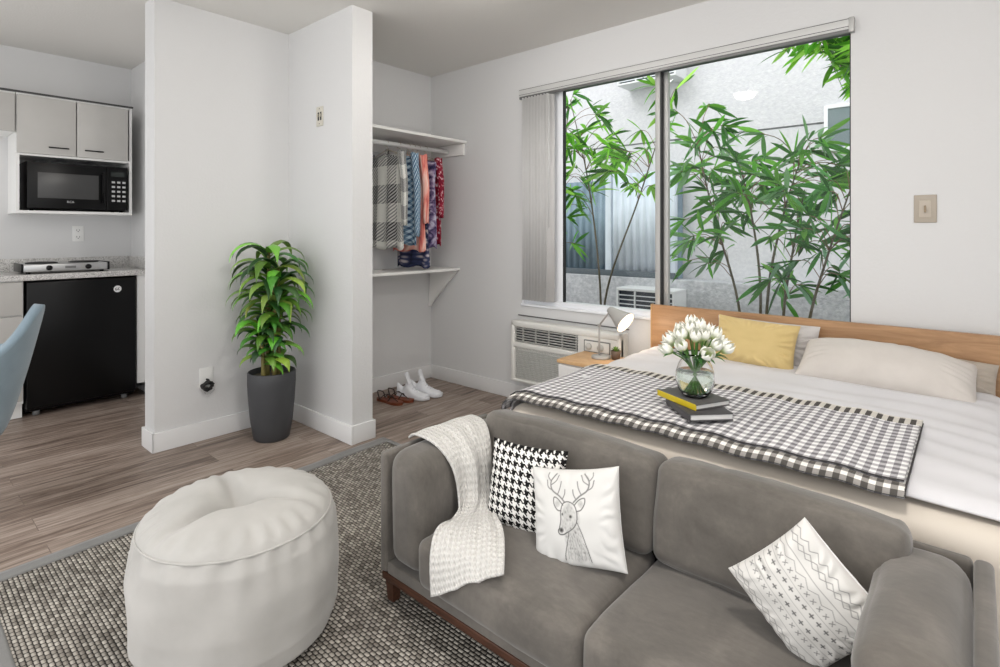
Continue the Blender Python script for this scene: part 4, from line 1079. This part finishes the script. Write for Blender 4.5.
def gfn(x0, x1, y0, y1, dz, hang=.03):
    def f(u, v):
        s0 = -hang + u * (x1 - x0 + hang); y = y0 + v * (y1 - y0); x = x0 + s0
        fz = -.05 * (1 - sm(1.60, 1.72, y)) ** 2
        if s0 < 0: return (x0 - .0225 - dz, y, gz(x0, y) + dz + s0 + fz)
        return (x - (.0225 + dz) * (1 - sm(0, .05, s0)), y, gz(x, y) + dz + fz)
    return f
gt = thing('bed_runner', 'grey and white gingham throw folded across the bed', 'throw blanket', (-.75, 1.98, BZ))
MB().grid(gfn(gx0, gx1, gy0 - .012, gy1, .0), 130, 60).build('lower_layer', M['ging'], gt, solid=-.004)
MB().grid(gfn(gx0, gx1 - .006, gy0 + .048, gy1 - .045, .0065), 130, 60).build('upper_layer', M['ging'], gt, solid=-.004)
MB().grid(gfn(gx0, gx1, gy1 - .050, gy1 + .014, .0095), 130, 8).build('border', M['ging2'], gt, solid=-.004)
MB().grid(gfn(gx0, gx1 + .001, gy0 - .013, gy0 + .040, .0042), 130, 8).build('border', M['ging3'], gt, solid=-.003)
hem = plain('dark hem', (58, 56, 56), .9)
f_ = gfn(gx0, gx1 - .006, gy0 + .046, gy0 + .046, .011); MB().tube([f_(i / 80, 0) for i in range(81)], .0022, 6).build('hem', hem, gt)
f_ = gfn(gx0, gx1, gy0 - .013, gy0 - .013, .005); MB().tube([f_(i / 80, 0) for i in range(81)], .0018, 6).build('hem', hem, gt)
f_ = lambda v: gfn(gx0, gx1, gy0 - .013, gy1, .006)(1, v); MB().tube([f_(i / 30) for i in range(31)], .0025, 6).build('hem', hem, gt)

# pillows
M['yellow'] = fabric('mustard cotton', (208, 184, 128), 6, 700., .2, .8, .2, 3.)
M['greyp'] = fabric('pale grey satin', (196, 192, 190), 6, 500., .15, .5, .2)
M['taupep'] = fabric('taupe white cotton', (206, 200, 194), 5, 600., .15, .8, .2)
M['taupe2'] = fabric('taupe cotton', (176, 166, 154), 5, 600., .15, .8, .2)
pillow('bed_pillow', 'pale grey frilled pillow standing behind the yellow cushion', 'pillow', (-.80, 2.955, .656), (1, 0, -.02), (0, .22, .97), .48, .235, .11, 50, M['greyp'], seed=1, pinch=.04, power=.5, wr=.012)
pillow('throw_cushion', 'mustard yellow cushion leaning on the headboard', 'cushion', (-.822, 2.860, .672), (.995, -.02, -.05), (.03, .33, .93), .385, .235, .12, 60, M['yellow'], seed=3, pinch=.06, wr=.009)
pillow('bed_pillow', 'plump white pillow lying at the right of the bed', 'pillow', (-.300, 2.845, .628), (.995, .02, -.05), (0, .84, .40), .62, .27, .22, 60, M['taupep'], seed=6, pinch=.02, power=.5, wr=.005)
pillow('bed_pillow', 'taupe pillow tucked behind the white pillow at the bed head', 'pillow', (-.13, 2.965, .622), (.99, .02, -.08), (0, .40, .9), .40, .16, .09, 40, M['taupe2'], seed=7, pinch=.03, power=.5, wr=.008)

# ------------------------------------------------------------------ books, vase, tulips
def book(label, c, rz, w, d, h, cover, spine, zlo):
    t_ = thing('book', label, 'book', (c[0], c[1], zlo), rz)
    pg = plain('pages', (214, 214, 212), .8)
    cv_ = MB(); cv_.rbox((0, 0, .0018), (w, d, .0034), .0012, M=None); cv_.rbox((0, 0, h - .0018), (w, d, .0034), .0012)
    t0 = MB()
    def mk(mb, name, mt): 
        o_ = mb.build(name, mt); o_.parent = t_; return o_
    mk(cv_, 'cover', cover)
    t0.rbox((.003, 0, h / 2), (w - .008, d - .008, h - .0074), .001); mk(t0, 'pages', pg)
    s2 = MB(); s2.rbox((-w / 2 + .0015, 0, h / 2), (.004, d, h), .0014); mk(s2, 'spine', spine)
    return t_
gr_ = plain('grey book cover', (84, 82, 82), .5, var=3); dk_ = plain('charcoal book cover', (66, 64, 66), .5); ye = plain('yellow spine', (196, 172, 20), .45)
BXC, BYC = -.742, 1.888
zb = gz(BXC, BYC) + .0065 + .012
b1 = book('charcoal grey book under the yellow spined book on the bed', (BXC + .022, BYC - .018, 0), R(46), .15, .195, .024, dk_, dk_, zb)
b2 = book('grey book with a yellow spine beneath the vase', (BXC - .012, BYC + .018, 0), R(64), .15, .195, .020, gr_, ye, zb + .0243)
vz = zb + .0243 + .0204
VX, VY = BXC + .0, BYC + .010; VS = 1.22
k = NT('clear vase glass', (1, 1, 1, 1), .0); k.b.inputs['Transmission Weight'].default_value = 1.; k.b.inputs['IOR'].default_value = 1.45; M['vglass'] = k.m
k = NT('vase water', C(228, 240, 232), .0); k.b.inputs['Transmission Weight'].default_value = 1.; k.b.inputs['IOR'].default_value = 1.33; M['water'] = k.m
vs = thing('glass_vase', 'round clear glass vase standing on the books', 'vase', (VX, VY, vz))
outer = [(0, 0), (.030, 0), (.036, .003), (.047, .020), (.054, .045), (.053, .068), (.046, .090), (.037, .106), (.035, .116), (.038, .124)]
inner = [(.0355, .124), (.0325, .116), (.0345, .106), (.0435, .090), (.0505, .068), (.0515, .045), (.0445, .021), (.034, .007), (0, .006)]
MB().lathe([(r * VS, z * VS + vz) for r, z in outer + inner], (VX, VY, 0), 48).build('bowl', M['vglass'], vs)
MB().lathe([(r * VS, z * VS + vz) for r, z in ((0, .0063), (.0335, .0073), (.0440, .021), (.051, .045), (.0500, .068), (.0490, .072), (0, .072))], (VX, VY, 0), 40).build('water', M['water'], vs)
petal = plain('tulip white', (240, 240, 228), .55, spec=.3); k = NT('tulip petal', rough=.5, spec=.3); a = k.n('ShaderNodeVertexColor', layer_name='Col').outputs[0]; k.color(a); M['petal'] = k.m
stemm = plain('tulip stem', (92, 140, 62), .5, var=10); leafm = plain('tulip leaf', (66, 122, 58), .5, var=14)
rng = random.Random(33)
def tulip(i, n):
    t_ = thing('tulip', 'white tulip in the round glass vase', 'flower', (VX, VY, vz + .01), group='white tulips in the round glass vase')
    a = i * 2.399; rr = math.sqrt((i + .5) / n)
    tip = Vector((VX + .092 * rr * math.cos(a), VY + .092 * rr * math.sin(a), vz + .225 - .070 * rr ** 2 + rng.uniform(-.012, .012)))
    b_ = Vector((VX - .032 * rr * math.cos(a), VY - .032 * rr * math.sin(a), vz + .012))
    nk = Vector((VX + .030 * rr * math.cos(a), VY + .030 * rr * math.sin(a), vz + .115))
    P = crom([b_, nk, tip], 7); MB().tube(P, .0026, 7).build('stem', stemm, t_)
    ax = (P[-1] - P[-3]).normalized(); q = ax.to_track_quat('Z', 'Y').to_matrix().to_4x4(); q.translation = tip
    m = MB(); L = rng.uniform(.048, .056); op = rng.uniform(1.1, 1.35)
    for kx in range(6):
        a2 = kx * PI / 3 + rng.uniform(-.1, .1); inn = .82 if kx % 2 else 1.
        def pf_(u, v, a2=a2, inn=inn):
            w = (u - .5) * 2; hw = 1.0 * math.sin(PI * min(1, .16 + v * .84)) ** .7
            r = .0185 * inn * op * (math.sin(PI * min(.86, .12 + v * .70)) ** .9)
            th_ = a2 + w * hw * .72
            return (r * math.cos(th_), r * math.sin(th_), L * (v - .04) - .004 * w * w * v)
        m.grid(pf_, 6, 8, M=q, colfn=lambda u, v: C(*[int(c0 + (c1 - c0) * sm(.0, .5, v)) for c0, c1 in zip((176, 196, 120), (243, 243, 234))]))
    m.build('bloom', M['petal'], t_, usecol=True, solid=.0006)
    if i % 2 == 0:
        m = MB(); az = a + rng.uniform(-.5, .5)
        p0 = Vector((VX + .016 * math.cos(az), VY + .016 * math.sin(az), vz + .10))
        leaf(m, p0, (math.cos(az) * .55, math.sin(az) * .55, 1), rng.uniform(.10, .14), .022, (1, 1, 1, 1), .7, 7)
        m.build('leaf', leafm, t_)
for i in range(23): tulip(i, 23)

# ------------------------------------------------------------------ nightstand, lamp, small plant
NX0, NX1, NY0, NY1, NZ = -1.87, -1.475, 2.665, 2.965, .468
ns = thing('nightstand', 'white nightstand with an oak top beside the bed', 'nightstand', ((NX0 + NX1) / 2, (NY0 + NY1) / 2, 0))
M['oaktop'] = wood('oak top', (226, 186, 138), (200, 156, 108), 'X', 2., .4, 10.)
nw = plain('white lacquer', (232, 230, 228), .4)
MB().box(NX0, NX1, NY0, NY1, NZ - .02, NZ, .003).build('top', M['oaktop'], ns)
MB().box(NX0 + .006, NX1 - .006, NY0 + .02, NY1, .10, NZ - .0205, .003).build('body', nw, ns)
for (a, b) in ((.115, .275), (.285, NZ - .028)):
    d = MB().box(NX0 + .01, NX1 - .01, NY0 + .003, NY0 + .0195, a, b, .003).build('drawer', nw, ns)
    MB().box(NX0 + .15, NX1 - .15, NY0 - .006, NY0 + .004, b - .03, b - .018, .002).build('handle', plain('oak pull', (200, 160, 112), .5), d)
for x_ in (NX0 + .035, NX1 - .035):
    for y_ in (NY0 + .05, NY1 - .035): MB().lathe([(.010, .0003), (.015, .101)], (x_, y_, 0), 12).build('leg', M['oaktop'], ns)
lm = plain('matte grey metal', (176, 174, 170), .45, .1)
LX, LY = -1.685, 2.86
la = thing('desk_lamp', 'small grey desk lamp with a cone shade on the nightstand', 'lamp', (LX, LY, NZ))
MB().lathe([(0, NZ + .0003), (.056, NZ + .0003), (.058, NZ + .004), (.056, NZ + .014), (.01, NZ + .017), (0, NZ + .017)], (LX, LY, 0), 36).build('base', lm, la)
el = (LX - .012, LY, NZ + .195); hd = (LX + .070, LY - .01, NZ + .292)
MB().tube([(LX - .012, LY, NZ + .014), el], .0055, 10).build('pole', lm, la)
ar = MB().tube([el, hd], .005, 10).build('arm', lm, la)
MB().lathe([(0, -.009), (.009, -.009), (.009, .009), (0, .009)], (0, 0, 0), 14, Matrix.Translation(el) @ Matrix.Rotation(R(90), 4, 'X')).build('joint', lm, ar)
ad = Vector((.86, -.10, -.50)).normalized(); q = ad.to_track_quat('Z', 'Y').to_matrix().to_4x4(); q.translation = Vector(hd) - ad * .012
MB().lathe([(.0, -.004), (.018, 0), (.024, .014), (.036, .055), (.064, .128), (.066, .134), (.063, .132), (.034, .056), (.022, .016), (0, .012)], (0, 0, 0), 32, q).build('shade', lm, la)
k = NT('warm bulb', C(255, 244, 226)); k.b.inputs['Emission Color'].default_value = C(255, 226, 186); k.b.inputs['Emission Strength'].default_value = 2.5
MB().lathe([(0, .05), (.012, .055), (.019, .072), (.014, .088), (0, .093)], (0, 0, 0), 18, q).build('bulb', k.m, la)
m = MB(); m.tube(crom([(LX + .055, LY, NZ + .28), (LX + .10, LY + .03, NZ + .285), (LX + .16, LY + .05, NZ + .27), (LX + .19, LY + .05, NZ + .22)], 6), .003, 6)
bl_ = bpy.data.lights.new('lamp_glow', 'POINT'); bl_.energy = .7; bl_.color = (1., .78, .56); bl_.shadow_soft_size = .02
bo_ = bpy.data.objects.new('lamp_glow', bl_); COL.objects.link(bo_); bo_.location = Vector(hd) + ad * .135
sp = thing('potted_succulent', 'tiny green succulent in a brown pot at the nightstand edge', 'plant', (-1.600, 2.885, NZ))
MB().lathe([(0, NZ + .0003), (.024, NZ + .0003), (.030, NZ + .052), (.027, NZ + .052), (.025, NZ + .044), (0, NZ + .044)], (-1.600, 2.885, 0), 24).build('pot', plain('brown pot', (92, 76, 64), .6), sp)
m = MB()
for i in range(16):
    a = i * 2.4; e = .3 + .9 * (i / 16)
    leaf(m, (-1.600, 2.885, NZ + .045), (math.cos(a) * math.cos(e), math.sin(a) * math.cos(e), math.sin(e)), .036, .013, C(*rng.choice([(110, 150, 70), (140, 172, 90), (90, 130, 60)])), -.1, 4)
m.build('leaves', M['leaf'], sp, usecol=True)

# ------------------------------------------------------------------ tub chair at the left edge
chm = fabric('blue grey wool', (132, 150, 162), 5, 700., .3, .9, .25); chi = fabric('grey wool', (126, 132, 138), 5, 700., .3, .9, .25)
ch = thing('tub_chair', 'blue-grey upholstered tub chair at the left edge of the photo', 'chair', (0, 0, 0))
A0 = 2.15
def shell(ri):
    def f(u, v):
        a = (2 * u - 1) * A0                       # 0 = back
        h = .655 + .225 * math.exp(-(a / .70) ** 2)
        z = .30 + (h - .30) * v
        r = (.14 + .15 * v ** .75) * ri
        return (r * math.cos(a) * 1.0, r * math.sin(a) * .98, z)
    return f
m = MB(); m.grid(shell(1.), 60, 20); m.build('shell', chm, ch, solid=.035)
m = MB(); m.grid(shell(.862), 60, 20, flip=True); m.build('lining', chi, ch)
MB().lathe([(0, .30), (.10, .30), (.14, .34), (.175, .42), (.165, .445), (.12, .452), (0, .455)], (-.01, 0, 0), 40).build('seat', chi, ch)
MB().lathe([(0, .255), (.09, .26), (.128, .30), (.12, .31), (0, .31)], (-.01, 0, 0), 36).build('base', chm, ch)
for (x_, y_) in ((.15, .15), (.15, -.15), (-.15, .15), (-.15, -.15)):
    MB().tube([(x_ * .55 - .07, y_ * .55, .0), (x_ * .5 - .03, y_ * .5, .28)], [.010, .016], 10).build('leg', M['oaktop'], ch)
ch.location = (-3.385, .26, 0.0006); ch.rotation_euler = (0, 0, R(70))

# ------------------------------------------------------------------ lamp of the room and added fill lights
def ceiling_lamp(label, x, y, r, power):  # shared by the mirrored fixture and both added fill lights
    t_ = thing('ceiling_light', label, 'ceiling light', (x, y, CEIL))
    k = NT('frosted lamp', C(250, 246, 238)); k.b.inputs['Emission Color'].default_value = C(255, 250, 244); k.b.inputs['Emission Strength'].default_value = power
    MB().lathe([(0, CEIL - .72 * r), (.43 * r, CEIL - .69 * r), (.8 * r, CEIL - .5 * r), (.98 * r, CEIL - .22 * r), (r, CEIL - .012)], (x, y, 0), 36).build('diffuser', k.m, t_)
    MB().lathe([(r * 1.09, CEIL - .0005), (r * 1.09, CEIL - .014), (r + .001, CEIL - .016), (r + .001, CEIL - .0005)], (x, y, 0), 36).build('rim', M['alu'], t_)
ceiling_lamp('round frosted ceiling light mirrored in the window glass', -1.62, 1.02, .10, 40.)
ceiling_lamp('added fill light in front of the closet, shaped as a small frosted dome', -1.95, 2.0, .07, 75.)  # unseen lamp, added to brighten the closet nook
ceiling_lamp('added fill light over the right end of the sofa, shaped as a frosted dome', -.15, .95, .15, 60.)  # unseen lamp, added to throw more light across to the closet

w = bpy.data.worlds.new('World'); sc.world = w; w.use_nodes = True
bg = w.node_tree.nodes['Background']; bg.inputs['Color'].default_value = (.99, .99, .992, 1); bg.inputs['Strength'].default_value = 1.15
su = bpy.data.lights.new('sun', 'SUN'); su.energy = .8; su.angle = R(25); so_ = bpy.data.objects.new('sun', su); COL.objects.link(so_); so_.rotation_euler = (R(48), 0, R(-20))

# ------------------------------------------------------------------ camera
cam = bpy.data.cameras.new('camera'); co = bpy.data.objects.new('camera', cam); COL.objects.link(co)
cam.sensor_width = 36; cam.lens = 547 / 1000 * 36; cam.shift_y = -(333.5 - 232) / 1000; cam.clip_start = .05
co.location = (0, 0, 1.22); co.rotation_euler = (R(90), 0, R(40.97)); sc.camera = co
sc.view_settings.view_transform = 'Standard'; sc.view_settings.look = 'None'; sc.view_settings.gamma = 1.; sc.view_settings.use_curve_mapping = False
sc.view_settings.exposure = 0.58
sc.cycles.max_bounces = 10; sc.cycles.transparent_max_bounces = 16; sc.cycles.transmission_bounces = 10; sc.cycles.caustics_refractive = True
